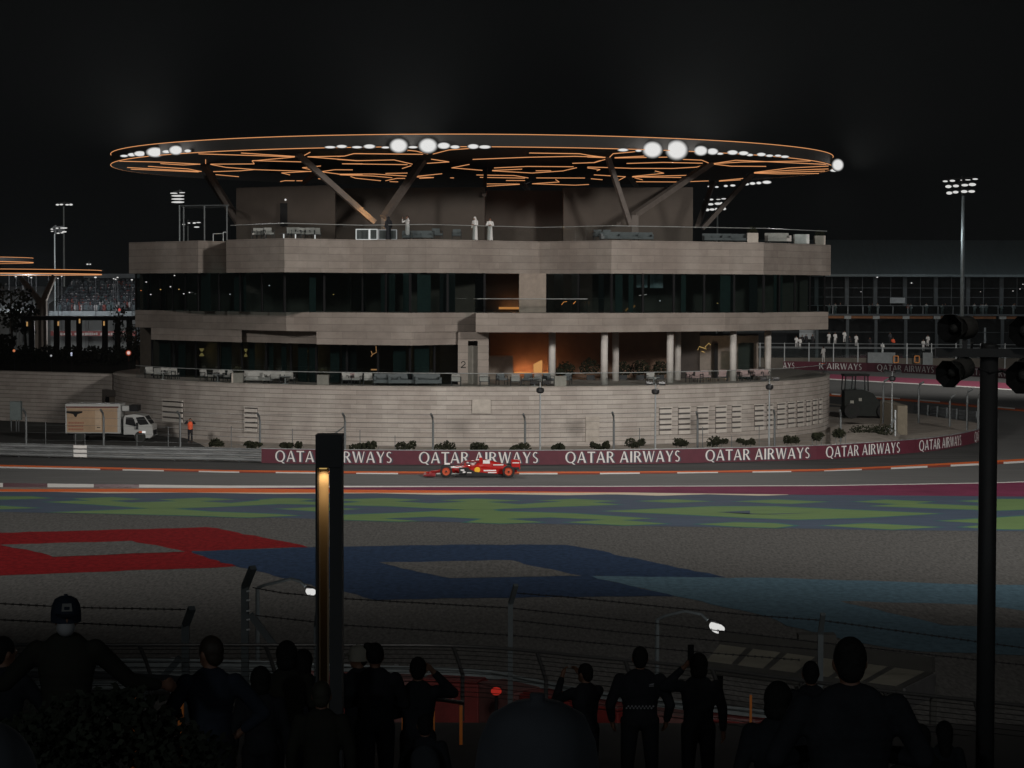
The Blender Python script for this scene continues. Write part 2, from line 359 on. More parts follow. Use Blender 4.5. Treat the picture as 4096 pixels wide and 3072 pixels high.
struct('light_blue_gravel', sheet([(2372, 2303.5), (2905, 2310.5), (3090, 2311), (3933, 2338), (4250, 2344), (4250, 2622), (4096, 2620), (3683, 2607), (3463, 2578), (3158, 2505), (3052, 2461), (2707, 2384.5), (2400, 2314.5)], .024, None, .12, rr), SKYG)
gi = MB(); sheet([(10, 2178), (527, 2163), (736, 2206), (224, 2227)], .029, gi, .14, rr); sheet([(1515, 2250), (2037, 2240), (2322, 2303), (1800, 2311)], .029, gi, .12, rr)
sheet([(3363, 2404), (3820, 2414), (3915, 2418), (4096, 2444), (4250, 2480), (4250, 2512), (4096, 2510), (3762, 2500)], .029, gi, .12, rr)
struct('bare_gravel', gi, GRAV)
# near edge of the track: white line, kerb, plum and orange strips, cream wave
CT = [(-300, 1930), (0, 1932), (900, 1942), (1800, 1944), (2400, 1944), (3300, 1941), (3917, 1931), (4096, 1926), (4400, 1917)]
CB = [(-300, 1947), (0, 1948), (900, 1952), (1262, 1949.5), (1800, 1947), (2400, 1946.6), (3300, 1943.6), (3917, 1933.6), (4096, 1928.6), (4400, 1919.6)]
km = MB()
for x0, x1, k in ((-1500, 12, 0), (12, 190, 1), (190, 375, 0), (375, 556, 1), (556, 5600, 0)): band(CT, CB, x0, x1, .016, km.mat(k), 50)
struct('track_edge_kerb', km, [WHITE, MAROON])
OT = [(-300, 1958), (0, 1957), (500, 1955), (900, 1953), (1000, 1954), (1372, 1958), (1800, 1962), (2100, 1965), (2560, 1970)]
PB = [(900, 1953), (1000, 1954.5), (1372, 1958.5), (1800, 1962), (2100, 1965), (2500, 1969.5), (3000, 1977), (3900, 1985), (4400, 1987)]
struct('plum_strip', band([(x, y + .3) for x, y in CB], PB, 980, 5600, .012), PURPLE)
struct('orange_strip', band(OT, [(-300, 1966), (0, 1966), (900, 1970), (1372, 1971), (1800, 1971.5), (2100, 1971), (2560, 1970.6)], -1500, 2560, .020), ORANGE)
struct('kerb_apron', band([(x, y + .3) for x, y in CB], [(x, y - .2) for x, y in OT], -300, 930, .014), TAN)
struct('cream_wave', band([(-300, 1965.5), (0, 1966), (900, 1970), (1800, 1971.5), (2500, 1970), (3153, 1978)], [(-300, 1966.5), (0, 1967), (200, 1967), (430, 1973), (750, 1970), (1100, 1976), (1500, 1973), (1750, 1979), (2000, 1976), (2260, 1981), (2450, 1977), (2640, 1983), (2830, 1977), (3050, 1983), (3153, 1979)], -300, 3153, .026, None, 40), CREAM)
# far edge of the track: orange band and red and white kerb
FO = [(-300, 1851), (0, 1859), (900, 1880), (1400, 1885), (1900, 1887), (2400, 1886), (2850, 1883), (3300, 1876), (3564, 1864), (3917, 1845), (4096, 1835), (4400, 1812)]
FM = [(-300, 1858), (0, 1866), (900, 1885.5), (1400, 1891), (1900, 1892), (2400, 1891), (2850, 1888), (3300, 1882), (3564, 1870), (3917, 1853), (4096, 1843), (4400, 1821)]
FB = [(-300, 1864), (0, 1872), (401, 1880), (900, 1890.5), (1592, 1897), (1900, 1898), (2400, 1897), (3200, 1888), (3564, 1877), (3917, 1861), (4096, 1851), (4400, 1830)]
km = MB(); band(FO, FM, -1500, 5600, .012, km, 50)
WS = [(-50, 401), (490, 655), (795, 957), (1103, 1262), (1425, 1592), (1740, 1900), (2077, 2230), (2400, 2559), (2709, 2872), (3010, 3165), (3297, 3447), (3564, 3710), (3803, 3921), (4014, 4150)]
x = -300
for a, b in WS:
    band(FM, FB, x, a, .012, km.mat(1), 50); band(FM, FB, a, b, .012, km.mat(2), 50); x = b
struct('far_kerb', km, [ORANGE, KRED, WHITE])
struct('barrier_apron', band([(-300, 1812), (0, 1822), (295, 1830), (900, 1843), (1046, 1847), (1400, 1852), (1900, 1855), (2400, 1853), (2848, 1845), (3300, 1832), (3686, 1805), (3864, 1778), (3958, 1752)], FO, -300, 3958, .008), M('apron_asphalt', (.066, .066, .066), .9, var=.3, scale=.7, stretch=(.2, 1, 1), spec=.03))
# the track coming back on the far side
f8 = crop(3200, 1400, .405)
km = MB()
T0 = [(3240, 1490), (3328, 1497), (3921, 1526), (4096, 1536), (4400, 1552)]; T1 = [(3240, 1510), (3328, 1515), (3739, 1537), (3921, 1548), (4096, 1560), (4400, 1580)]
band(T0, T1, 3100, 4400, .012, km, 80); band([(x, y) for x, y in T1], [(x, y + 4) for x, y in T1], 3100, 4400, .012, km.mat(1), 80)
struct('far_runoff_strip', km, [FARRED, WHITE])
km = MB(); K0 = [(3240, 1570), (3326, 1574), (3496, 1584), (3735, 1602), (3925, 1620), (4096, 1635), (4400, 1662)]
band(K0, [(x, y + 4.5) for x, y in K0], 3100, 4400, .012, km.mat(1), 60); band([(x, y + 4.5) for x, y in K0], [(x, y + 11) for x, y in K0], 3100, 4400, .012, km.mat(0), 60)
for a, b in ((3326, 3362), (3496, 3600), (3680, 3760), (3990, 4060)): band(K0, [(x, y + 5) for x, y in K0], a, b, .018, km.mat(2), 60)
struct('far_track_kerb', km, [ORANGE, KRED, WHITE])

# ================================================================== barriers along the track
FRONT = [(-300, 1817), (0, 1826), (295, 1834), (600, 1841), (900, 1847), (1046, 1852)]
BASE = [(1046, 1852), (1200, 1855), (1400, 1857.5), (1650, 1859.5), (1900, 1860), (2150, 1859.5), (2400, 1858), (2620, 1855), (2848, 1850), (3080, 1844), (3300, 1837), (3483, 1825), (3686, 1809), (3800, 1794), (3864, 1781), (3921, 1766), (3958, 1750)]
BACK = [(3958, 1750), (3985, 1735), (3990, 1718), (3970, 1704), (3921, 1692), (3820, 1677), (3700, 1660), (3605, 1647), (3480, 1632), (3300, 1610), (3000, 1585)]
def smooth(P, k=6):
    Q = []
    for i in range(len(P) - 1):
        a, b, c, d = P[max(i - 1, 0)], P[i], P[i + 1], P[min(i + 2, len(P) - 1)]
        for j in range(k):
            t = j / k; Q.append(.5 * ((2 * b) + (c - a) * t + (2 * a - 5 * b + 4 * c - d) * t * t + (3 * b - a - 3 * c + d) * t ** 3))
    return Q + [P[-1]]
BP = smooth([gnd(x, y) for x, y in BASE]); FP = smooth([gnd(x, y) for x, y in FRONT]); KP2 = smooth([gnd(x, y) for x, y in BACK])
class Path:
    def __init__(s, P):
        s.P = P; s.S = [0]
        for a, b in zip(P, P[1:]): s.S.append(s.S[-1] + (b - a).length)
    def pt(s, t):
        t = min(max(t, 0), s.S[-1] - 1e-4); i = max(j for j in range(len(s.P) - 1) if s.S[j] <= t); a, b = s.P[i], s.P[i + 1]
        return a + (b - a) * ((t - s.S[i]) / (s.S[i + 1] - s.S[i])), (b - a).normalized()
    def near(s, q):
        return min((((p - q).length), s.S[i]) for i, p in enumerate(s.P))[1]
def wall_strip(P, z0, z1, th, mb):
    """a wall of thickness th along a path, its face on the path"""
    n = [(Vector((-(P[min(i + 1, len(P) - 1)] - P[max(i - 1, 0)]).y, (P[min(i + 1, len(P) - 1)] - P[max(i - 1, 0)]).x, 0))).normalized() for i in range(len(P))]
    for i in range(len(P) - 1):
        a, b = P[i], P[i + 1]; c, d = b + n[i + 1] * th, a + n[i] * th
        q = lambda p, z: (p.x, p.y, z)
        mb.poly([q(a, z0), q(b, z0), q(b, z1), q(a, z1)]); mb.poly([q(a, z1), q(b, z1), q(c, z1), q(d, z1)]); mb.poly([q(d, z1), q(c, z1), q(c, z0), q(d, z0)])
    for i in (0, len(P) - 1):
        a, d = P[i], P[i] + n[i] * th; mb.poly([(a.x, a.y, z0), (a.x, a.y, z1), (d.x, d.y, z1), (d.x, d.y, z0)])
    return mb
# flared roman capitals, each stroke a quad (x, y at cap height 1)
def st(x0, y0, w0, x1, y1, w1): return [(x0 - w0 / 2, y0), (x0 + w0 / 2, y0), (x1 + w1 / 2, y1), (x1 - w1 / 2, y1)]
def arc(cx, cy, rx, ry, a0, a1, tx, ty, n=10):
    out = []
    for i in range(n):
        a, b = [math.radians(a0 + (a1 - a0) * k / n) for k in (i, i + 1)]
        out.append([(cx + rx * math.cos(a), cy + ry * math.sin(a)), (cx + rx * math.cos(b), cy + ry * math.sin(b)), (cx + (rx - tx) * math.cos(b), cy + (ry - ty) * math.sin(b)), (cx + (rx - tx) * math.cos(a), cy + (ry - ty) * math.sin(a))])
    return out
GLY = {'Q': (1.02, arc(.5, .5, .5, .52, 0, 360, .16, .085, 22) + [[(.50, .10), (.72, .02), (1.0, -.17), (.80, -.17)]]),
       'A': (.86, [st(.06, 0, .13, .41, 1, .07), st(.77, 0, .19, .44, 1, .13), [(.2, .27), (.66, .27), (.63, .36), (.23, .36)]]),
       'T': (.74, [st(.37, 0, .19, .37, .95, .155), [(.0, .89), (.74, .89), (.75, 1.0), (-.01, 1.0)]]),
       'R': (.76, [st(.11, 0, .18, .11, 1, .165)] + arc(.3, .735, .36, .265, -90, 90, .15, .08, 9) + [[(.15, .92), (.3, .92), (.3, 1), (.15, 1)], [(.15, .47), (.3, .47), (.3, .55), (.15, .55)], [(.28, .5), (.45, .5), (.8, 0), (.58, 0)]]),
       'I': (.26, [st(.13, 0, .19, .13, 1, .18)]),
       'W': (1.2, [st(.08, 1, .18, .34, 0, .13), st(.62, 1, .08, .36, 0, .09), st(.62, 1, .16, .86, 0, .13), st(1.14, 1, .09, .88, 0, .09)]),
       'Y': (.8, [st(.09, 1, .2, .38, .44, .14), st(.72, 1, .1, .42, .44, .1), st(.4, 0, .18, .4, .48, .155)]),
       'S': (.58, arc(.3, .74, .26, .265, 40, 270, .13, .085, 9) + arc(.27, .255, .27, .265, -140, 92, .13, .09, 9))}
ADV = .135
def text_len(t): return sum((GLY[c][0] + ADV) if c != ' ' else .42 for c in t) - ADV
def write(t, f, s0, length, z0, h, mb, off, shift=(0, 0), smax=1e9):
    """letters laid along a path function f(s) -> point, direction; proud of the wall by off"""
    k = length / text_len(t); s = s0; j = 0
    for c in t:
        if c == ' ': s += .42 * k; continue
        wdt, strokes = GLY[c]
        for q in strokes:
            P = []; j += 1
            for x, y in q:
                p, d = f(s + x * k + shift[0]); n = Vector((d.y, -d.x, 0)); P.append(p + n * (off + (j % 7) * .0015) + Vector((0, 0, z0 + y * h + shift[1])))
            if s + max(x for x, _ in q) * k < smax: mb.poly(P)
        s += (wdt + ADV) * k
BPP = Path(BP)
bar = thing('advertising_barrier', 'long plum trackside barrier wall lettered QATAR AIRWAYS behind the racing car', 'barrier', tuple(gnd(1900, 1860)))
wall_strip(BP, 0, .90, .35, MB()).build('panel', MAROON, bar)
wall_strip([p + Vector((0, .04, 0)) for p in BP], .90, .93, .27, MB()).build('top_rail', GREYM, bar)
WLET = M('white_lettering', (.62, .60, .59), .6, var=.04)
for px, py in ((1098, 1854), (1675, 1859), (2262, 1859), (2823, 1851), (3302, 1837), (3673, 1810), (3894, 1773)):
    tx = MB(); sh = MB(); s0 = BPP.near(gnd(px, py)); s0 = min(((BPP.pt(s0 + d / 20)[0] - gnd(px, py)).length, s0 + d / 20) for d in range(-30, 31))[1]
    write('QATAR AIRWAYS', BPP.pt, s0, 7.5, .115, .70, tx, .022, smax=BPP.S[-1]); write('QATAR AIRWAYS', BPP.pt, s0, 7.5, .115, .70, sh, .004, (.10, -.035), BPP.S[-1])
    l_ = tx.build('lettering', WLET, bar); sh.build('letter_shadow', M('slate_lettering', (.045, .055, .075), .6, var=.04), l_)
# steel guard rail left of it: four corrugated rails on posts
def guard_rail(P, label, z0, n, h, at_posts=2.0, mats=None):
    g = thing('guard_rail', label, 'guard rail', tuple(P[len(P) // 2]))
    for k in range(n):
        m = MB(); zz = z0 + k * h
        prof = [(0, .0), (.05, .22), (.0, .42), (.0, .58), (.05, .78), (0, .94)]
        for i in range(len(P) - 1):
            a, b = P[i], P[i + 1]; d = (b - a).normalized(); nn = Vector((d.y, -d.x, 0))
            for (o0, t0), (o1, t1) in zip(prof, prof[1:]):
                m.poly([a + nn * o0 + Vector((0, 0, zz + t0 * h)), b + nn * o0 + Vector((0, 0, zz + t0 * h)), b + nn * o1 + Vector((0, 0, zz + t1 * h)), a + nn * o1 + Vector((0, 0, zz + t1 * h))])
        m.build('rail', (mats or [GREYM])[k % len(mats or [1])], g)
    pp = Path(P); s = .5
    while s < pp.S[-1]:
        p, d = pp.pt(s); nn = Vector((-d.y, d.x, 0)); MB().box(p + nn * .1 + Vector((0, 0, (z0 + n * h) / 2)), (.1, .14, z0 + n * h), math.atan2(d.y, d.x)).build('post', POSTM, g); s += at_posts
    return g
RAILM = M('old_guard_rail_steel', (.27, .28, .285), .5, .5, var=.35, scale=.8, stretch=(1, 1, 6))
gr = guard_rail(FP, 'four corrugated steel rails of the guard rail in front of the white truck', .08, 3, .28, 2.2, [RAILM])
a, b = [FP[min(range(len(FP)), key=lambda i: (FP[i] - gnd(x, 1834)).length)] for x in (293, 350)]
for k in range(3):
    m = MB(); p, q = [Path(FP).pt(Path(FP).near(a) + d)[0] for d in (0, .95)]
    m.beam(p + Vector((0, -.07, .08 + .28 * k + .13)), q + Vector((0, -.07, .08 + .28 * k + .13)), .02, .2); tag(m.build('white_section', WHITE, gr), 'white painted section of rail')
guard_rail(KP2[:40], 'curved steel guard rail round the tip of the infield near the dark loader', .1, 3, .28, 2.2, [M('far_rail_steel', (.16, .17, .175), .5, .5, var=.3)])

# ------------------------------------------------------------------ infield behind the barrier
CX, CY, R0 = -3.26, 189.7, 29.2
inf = MB(); up = Vector((0, .36, 0))
fr = [Vector((p.x, p.y, 0)) for p in ([FP[i] for i in range(0, len(FP), 3)] + [BP[i] for i in range(1, len(BP), 3)])]
bk = [Vector((p.x, p.y, 0)) for p in KP2[2:-1:3]]
ring = [(p + up) for p in fr] + [p + Vector((-.4, -.3, 0)) for p in bk] + [Vector((33, 215, 0)), Vector((20, 228, 0)), Vector((-60, 228, 0)), Vector((-70, 190, 0))]
inf.poly([(p.x, p.y, .03) for p in ring])
struct('infield', inf, SAND)
struct('service_yard', MB().poly([(p.x, p.y, .036) for p in (gnd(-260, 1812, .036), gnd(860, 1812, .036), gnd(800, 1775, .036), gnd(640, 1715, .036), gnd(480, 1686, .036), gnd(-300, 1670, .036))]), DIRT)

# ================================================================== the round building
B = thing('round_pavilion', 'round stone and glass hospitality building under a great disc roof', 'building', (CX, CY, 0))
def arcpts(r, a0, a1, n, cx=CX, cy=CY): return [(cx + r * math.sin(math.radians(a0 + (a1 - a0) * i / n)), cy - r * math.cos(math.radians(a0 + (a1 - a0) * i / n))) for i in range(n + 1)]
full = arcpts(R0, -180, 180, 120)[:-1]
bw = MB().prism(full, -.05, 4.16); base = bw.build('base_wall', LIMEB, B)
cp = MB().prism(arcpts(R0 + .05, -180, 180, 120)[:-1], 4.163, 4.23); cp.build('coping', M('coping_stone', (.36, .325, .29), .8), B)
# straight wall running off to the left, with the yard entrance
wl = MB(); tl = (CX - R0 + .25, CY - 4.5)
wl.prism([(-80, 203), (-46, 193.6), tl, (tl[0] + .3, tl[1] + 2), (-46, 195.2), (-80, 204.6)], -.05, 4.13)
sw = tag(wl.build('boundary_wall', LIMEB, None, off=Vector((-46, 194, 0))), 'long coursed stone boundary wall behind the white delivery truck', 'wall'); sw.location = (-46, 194, 0)
en = MB(); e0 = at(462, 1600, 184.3); e1 = at(612, 1600, 177.6)
d = Vector((e1.x - e0.x, e1.y - e0.y, 0)).normalized(); nn = Vector((d.y, -d.x, 0))
A = Vector((e0.x, e0.y, .03)) + nn * 1.0; C2 = Vector((e1.x, e1.y, .03)) + nn * .25
en.beam(A + Vector((0, 0, 1.25)), A + d * .5 + Vector((0, 0, 1.25)), .3, 2.5); en.beam(A + Vector((0, 0, 2.7)), C2 + Vector((0, 0, 2.7)), .3, .5)
en.mat(1).beam(A + d * .5 - nn * .1 + Vector((0, 0, 1.22)), C2 - nn * .1 + Vector((0, 0, 1.22)), .05, 2.4)
en.mat(2); q = A + d * .55 + nn * .02; en.beam(q + Vector((0, 0, 1.2)), q + d * .5 + Vector((0, 0, 1.2)), .1, 2.4)
en.build('entrance', [LIMEB, M('roller_door', (.17, .14, .11), .7), BLACKM], B)
# ventilation louvres set in the curved wall: slats over a dark slot
def vent(px0, px1, y0, y1, n, parent=B, R=R0, D=None):
    if D is None:
        def onwall(px):
            best = None
            for i in range(-900, 901):
                a = math.radians(i / 10); p = Vector((CX + R * math.sin(a), CY - R * math.cos(a), 3))
                v = CM.transposed() @ (p - CP); x = 2048 + F * v.x / -v.z
                if best is None or abs(x - px) < best[0]: best = (abs(x - px), p, a)
            return best[1]
        p, q = onwall(px0), onwall(px1)
    else: p, q = at(px0, 1600, D), at(px1, 1600, D)
    cx = (p + q) / 2; z1, z0 = at((px0 + px1) / 2, y0, cx.y).z, at((px0 + px1) / 2, y1, cx.y).z
    d = (q - p); d.z = 0; L = d.length; d.normalize(); n3 = Vector((d.y, -d.x, 0)); m = MB(); hh = (z1 - z0) / n; rz = math.atan2(d.y, d.x)
    c = Vector((cx.x, cx.y, 0))
    m.mat(1).box(c + n3 * .03 + Vector((0, 0, (z0 + z1) / 2)), (L, .05, z1 - z0), rz)
    for k in range(n):
        m.mat(0).box(c + n3 * .10 + Vector((0, 0, z0 + hh * (k + .40))), (L, .10, hh * .66), rz)
    m.mat(0).box(c + n3 * .09 + Vector((0, 0, z1 + .04)), (L + .1, .12, .08), rz)
    m.build('louvre_vent', [M('louvre_paint', (.52, .48, .44), .7, var=.08), M('dark_slot', (.09, .08, .075), .9)], parent)
c7 = lambda x: 2400 + .4069 * x
for a, b, y0, y1 in ((580, 700, 570, 832), (770, 880, 565, 828), (950, 1055, 560, 825), (1135, 1235, 555, 815), (1295, 1380, 548, 808), (1515, 1600, 540, 790), (1640, 1690, 535, 782), (1740, 1810, 525, 775), (1845, 1905, 518, 762), (1935, 1992, 508, 755), (2025, 2062, 500, 745), (2090, 2125, 490, 730), (2150, 2172, 482, 720)):
    vent(c7(a), c7(b), 1400 + .4069 * y0, 1400 + .4069 * y1, 5)
vent(981, 1032, 1630, 1728, 5); vent(654, 734, 1604, 1690, 4); vent(232, 354, 1580, 1688, 5, B, R0, 191.5)
def plate(px0, px1, y0, y1, D, mat, name, th=.08):
    p, q = at(px0, y1, D), at(px1, y0, D); MB().bb(p.x, q.x, D, D - th, p.z, q.z).build(name, mat, B)
plate(1889, 1963, 1598, 1654, 160.46, M('pale_panel', (.44, .40, .36), .8, spec=.1), 'wall_panel')
a = math.asin((at(2369, 1700, 162).x - CX) / R0); c = (CX + R0 * math.sin(a), CY - R0 * math.cos(a)); z0, z1 = at(2369, 1766, c[1]).z, at(2369, 1667, c[1]).z
MB().box((c[0], c[1], (z0 + z1) / 2), (1.02, .14, z1 - z0), a).build('service_door', M('service_door_paint', (.40, .36, .32), .8, spec=.1), B)

# upper bands: plan corners as (photo x, depth)
U = [(517, 178), (794, 170.5), (905, 173.5), (907, 167.8), (1138, 162), (1450, 166.5), (1706, 164), (2157, 171), (2445, 166.2), (3053, 172), (3055, 172.6), (3321, 181)]
L2 = [(541, 180.5), (1145, 165.3), (1644, 161.2), (1903, 165.6)]; R2 = [(1903, 161.9), (2350, 162.6), (2900, 169), (3313, 178.5)]
rear = [(CX + 28.2 * math.sin(math.radians(a)), CY - 28.2 * math.cos(math.radians(a))) for a in range(100, 265, 12)]
def plan(P, dy=0): return [xy(x, Y + dy) for x, Y in P]
MB().prism(plan(U) + rear, 12.2, 14.59).build('upper_band', LIME, B)
MB().prism(plan(L2) + plan(R2) + rear, 8.0, 9.36).build('middle_band', LIME, B)
lowp = [(604, 178.5), (967, 169.9)]; nt = [(967, 171.3), (1266, 166.1)]; lowq = [(1266, 164), (1644, 161.23), (1832, 164.4)]
MB().prism(plan([(604, 178.5), (967, 169.7), (968, 170.9), (1265, 165.6), (1266, 164.1), (1644, 161.22), (1832, 164.5)]) + plan([(1832, 176), (604, 186)]), 7.08, 7.997).build('lower_band', LIME, B)
# glazing: set back behind the bands
def glaze(P, z0, z1, dy, nm=2.6, name='glazing', mul=.16):
    Q = plan(P, dy); m = MB(); us = []
    for a, b in zip(Q, Q[1:]):
        m.poly([(a[0], a[1], z0), (b[0], b[1], z0), (b[0], b[1], z1), (a[0], a[1], z1)])
        L = math.hypot(b[0] - a[0], b[1] - a[1]); k = max(1, round(L / nm))
        for i in range(k + 1):
            t = i / k; us.append(MB().box((a[0] + (b[0] - a[0]) * t, a[1] + (b[1] - a[1]) * t, (z0 + z1) / 2), (mul, .12, z1 - z0), math.atan2(b[1] - a[1], b[0] - a[0])))
    g = m.build(name, GLASSD, B); [u.build('mullion', BLACKM, g) for u in us]
glaze([(545, 181.3), (794, 171.4), (1138, 163.4), (1450, 167.0), (1640, 163.5), (1937, 165.5)], 9.363, 12.197, .5)
glaze([(2186, 169), (2445, 165.6), (3053, 171.5), (3296, 180.3)], 9.363, 12.197, .6)
glaze([(608, 179), (967, 171.6), (1266, 166.4), (1640, 162), (1832, 164.8)], 4.235, 7.077, .5)
# inner walls, seen through the glass and in the open bays
INW = M('interior_wall', (.10, .085, .07), .8); CEIL = M('soffit_render', (.12, .105, .095), .8)
MB().prism(plan([(560, 186), (1000, 176), (1900, 172), (1900, 190), (560, 195)]), 4.24, 12.19).build('inner_wall', INW, B)
MB().prism(plan([(1937, 174.5), (2187, 174.5), (2187, 192), (1937, 192)]), 9.37, 12.19).build('bay_wall', COREW, B)
MB().prism(plan([(2187, 174.5), (3230, 181), (3180, 195), (2187, 195)]), 9.37, 12.19).build('inner_wall', INW, B)
MB().prism(plan([(2076, 166), (2184, 166), (2184, 174.4), (2076, 174.4)]), 9.37, 12.19).build('bay_pier', M('bay_pier_render', (.26, .215, .18), .8), B)
# portal wall with its number, at the end of the lower storey
MB().prism(plan([(1832, 164.0), (1872, 164.0), (1872, 166), (1832, 166)]), 4.235, 7.35).build('portal_wall', LIME, B)
MB().prism(plan([(1911, 164.0), (1955, 164.0), (1955, 176), (1911, 176)]), 4.235, 7.35).build('portal_wall', LIME, B)
MB().prism(plan([(1833, 164.02), (1955, 164.02), (1955, 176), (1833, 176)]), 7.352, 7.99).build('portal_lintel', LIME, B)
MB().prism(plan([(1872, 164.6), (1911, 164.6), (1911, 165), (1872, 165)]), 4.235, 7.0).build('portal_door', M('portal_door_paint', (.16, .15, .13), .6), B)
q = at(1853, 1472, 163.985); m = MB()
for g in arc(0, .30, .15, .15, -30, 180, .05, .05, 8) + [[(.13, .22), (.08, .26), (-.16, .06), (-.16, 0)], [(-.16, 0), (.17, 0), (.17, .055), (-.16, .055)]]: m.poly([q + Vector((x * 1.1, 0, z * 1.1)) for x, z in g])
m.build('number_sign', BLACKM, B)
# dark curtains, and added lamps inside that lift the tone of the glass
CUR, CUR2 = M('teal_curtain', (.055, .085, .08), .9), M('dark_curtain', (.02, .026, .026), .9); r4 = random.Random(4)
for P, dy, z0, z1 in (([(545, 181.3), (794, 171.4), (1138, 163.4), (1450, 167.0), (1640, 163.5), (1937, 165.5)], 1.0, 9.37, 12.19), ([(2186, 169), (2445, 165.6), (3053, 171.5), (3296, 180.3)], 1.1, 9.37, 12.19), ([(608, 179), (967, 171.6), (1266, 166.4), (1640, 162), (1832, 164.8)], 1.0, 4.24, 7.07)):
    x = P[0][0] + 30
    while x < P[-1][0] - 60:
        w_ = r4.uniform(18, 62); a, b = xy(x, lerp(P, x) + dy), xy(x + w_, lerp(P, x + w_) + dy)
        if r4.random() < .62: MB().beam((*a, (z0 + z1) / 2), (*b, (z0 + z1) / 2), .05, z1 - z0).build('curtain', r4.choice((CUR, CUR, CUR2)), B)
        x += w_ + r4.uniform(6, 70)
for px, D, z in ((700, 178, 10.6), (950, 172.5, 10.6), (1250, 168, 10.6), (1600, 167, 10.6), (2320, 169.5, 10.6), (2600, 171.5, 10.6), (2900, 173.5, 10.6), (3150, 177, 10.6), (850, 176.5, 5.8), (1150, 171, 5.8), (1500, 167.5, 5.8)): p = at(px, 1200, D); lamp('glass_tone_fill', (p.x, D, z), 9 if z > 8 else 6, (.62, 1, .95) if z > 8 else (1, .75, .5), .4)
# open terrace right of it: columns, warm back walls, lit bench
for px, dep in ((2208, 166.5), (2417, 164.8), (2462, 171.5), (2680, 168), (2710, 173.5), (2932, 171.8), (3071, 176)):
    p = at(px, 1500, dep); MB().cyl((p.x, p.y, 4.235), (p.x, p.y, 7.997), .255, n=20).build('column', M('column_plaster', (.52, .49, .46), .7, var=.08), B, True)
MB().prism(plan([(1956, 174), (2053, 174), (2053, 175), (1956, 175)]), 4.235, 6.0).build('low_wall', M('low_wall_render', (.30, .25, .21), .8), B)
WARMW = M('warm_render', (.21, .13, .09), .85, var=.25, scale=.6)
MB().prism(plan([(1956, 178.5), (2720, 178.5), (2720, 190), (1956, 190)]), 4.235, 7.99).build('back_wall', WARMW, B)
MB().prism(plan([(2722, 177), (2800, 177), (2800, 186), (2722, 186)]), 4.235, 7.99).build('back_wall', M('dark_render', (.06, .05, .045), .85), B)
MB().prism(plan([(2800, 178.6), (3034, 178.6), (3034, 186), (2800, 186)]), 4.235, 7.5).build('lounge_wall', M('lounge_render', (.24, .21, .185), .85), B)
MB().prism(plan([(2953, 175.5), (3015, 175.5), (3015, 175.9), (2953, 175.9)]), 4.235, 7.0).build('dark_door', GLASSD, B)
MB().prism(plan([(2858, 178), (2873, 178), (2873, 178.5), (2858, 178.5)]), 4.235, 6.9).build('door_jamb', BLACKM, B)
def glowbar(px0, px1, y0, y1, D, mat, name='bench_light', dep=.1):
    p, q = at(px0, y1, D), at(px1, y0, D); return MB().bb(p.x, q.x, D, D - dep, p.z, q.z).build(name, mat, B)
glowbar(2057, 2126, 1488, 1493, 177.0, WARM); glowbar(2170, 2193, 1489, 1495, 177.0, WARM)
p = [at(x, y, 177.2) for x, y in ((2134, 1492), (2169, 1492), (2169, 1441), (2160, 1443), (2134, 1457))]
m = MB(); m.poly(p); m.poly([v + Vector((0, .15, 0)) for v in reversed(p)]); m.build('alcove_glow_panel', glow('alcove_painted_glow', (.55, .27, .09), .95), B)  # emissive wedge stands in for the alcove's lamp-lit surface
glowbar(1995, 2095, 1228, 1237, 174.2, glow('bay_bench_light', (.50, .21, .06), .95))
for px, py, dep, pw in ((2075, 1480, 177.9, 20), (2112, 1480, 177.9, 20), (2182, 1478, 177.6, 22), (2310, 1490, 176.5, 3), (2030, 1224, 174.0, 7), (2070, 1224, 174.0, 7), (2010, 1480, 171, 3)):
    lamp('bench_glow', at(px, py, dep), pw, (1, .42, .16), .12)
lamp('lounge_glow', at(2890, 1400, 176), 22, (1, .72, .45)); lamp('roof_glow', at(2080, 880, 178), 35, (1, .3, .12), .3)
# pendants, sconces and table lamps behind the glass
def squiggle(P, D, name, mat, r=.035):
    m = MB(); Q = [at(x, y, D) for x, y in P]; m.tube(Q, r, 6); return m.build(name, mat, B)
squiggle([(1484, 1426), (1491, 1417), (1516, 1404), (1515, 1384)], 168, 'pendant_light', LED, .03); squiggle([(1489, 1418), (1485, 1404)], 168, 'pendant_light', LED, .03); squiggle([(1504, 1384), (1505, 1406)], 168, 'pendant_light', LED, .03)
squiggle([(2791, 1400), (2797, 1386), (2815, 1392), (2826, 1397), (2820, 1388), (2836, 1372), (2842, 1380)], 177, 'pendant_light', WARMY, .03); squiggle([(2806, 1405), (2818, 1409)], 177, 'pendant_light', WARMY, .03)
squiggle([(2556, 1182), (2587, 1178)], 170, 'pendant_light', glow('pale_light', (.42, .36, .33), 1), .03)
for px, py, s in ((807, 1409, 1.), (983, 1411, .7), (1223, 1419, .9), (1674, 1424, .7)):
    s *= 1.45; dp = lerp([(608, 184), (1000, 175.2), (1900, 171.4)], px) - .15; q = at(px, py, dp); m = MB()
    m.cyl(q + Vector((0, 0, -.02)), q + Vector((0, 0, .02)), .06 * s, n=8); m.mat(1).cyl(q + Vector((0, 0, .06)), q + Vector((0, 0, .3)), .05 * s, .14 * s, 8); m.cyl(q + Vector((0, 0, -.3)), q + Vector((0, 0, -.06)), .14 * s, .05 * s, 8)
    m.build('wall_sconce', [BLACKM, glow('sconce_glow_%d' % px, (.42, .29, .10), .62)], B); lamp('sconce_light', q + Vector((0, -.3, 0)), 6, (1, .7, .3), .05)
for px0, px1, y0, y1 in ((1394, 1426, 1472, 1483), (1404, 1416, 1464, 1472)): glowbar(px0, px1, y0, y1, 168, WARMY, 'table_lamp', .3)
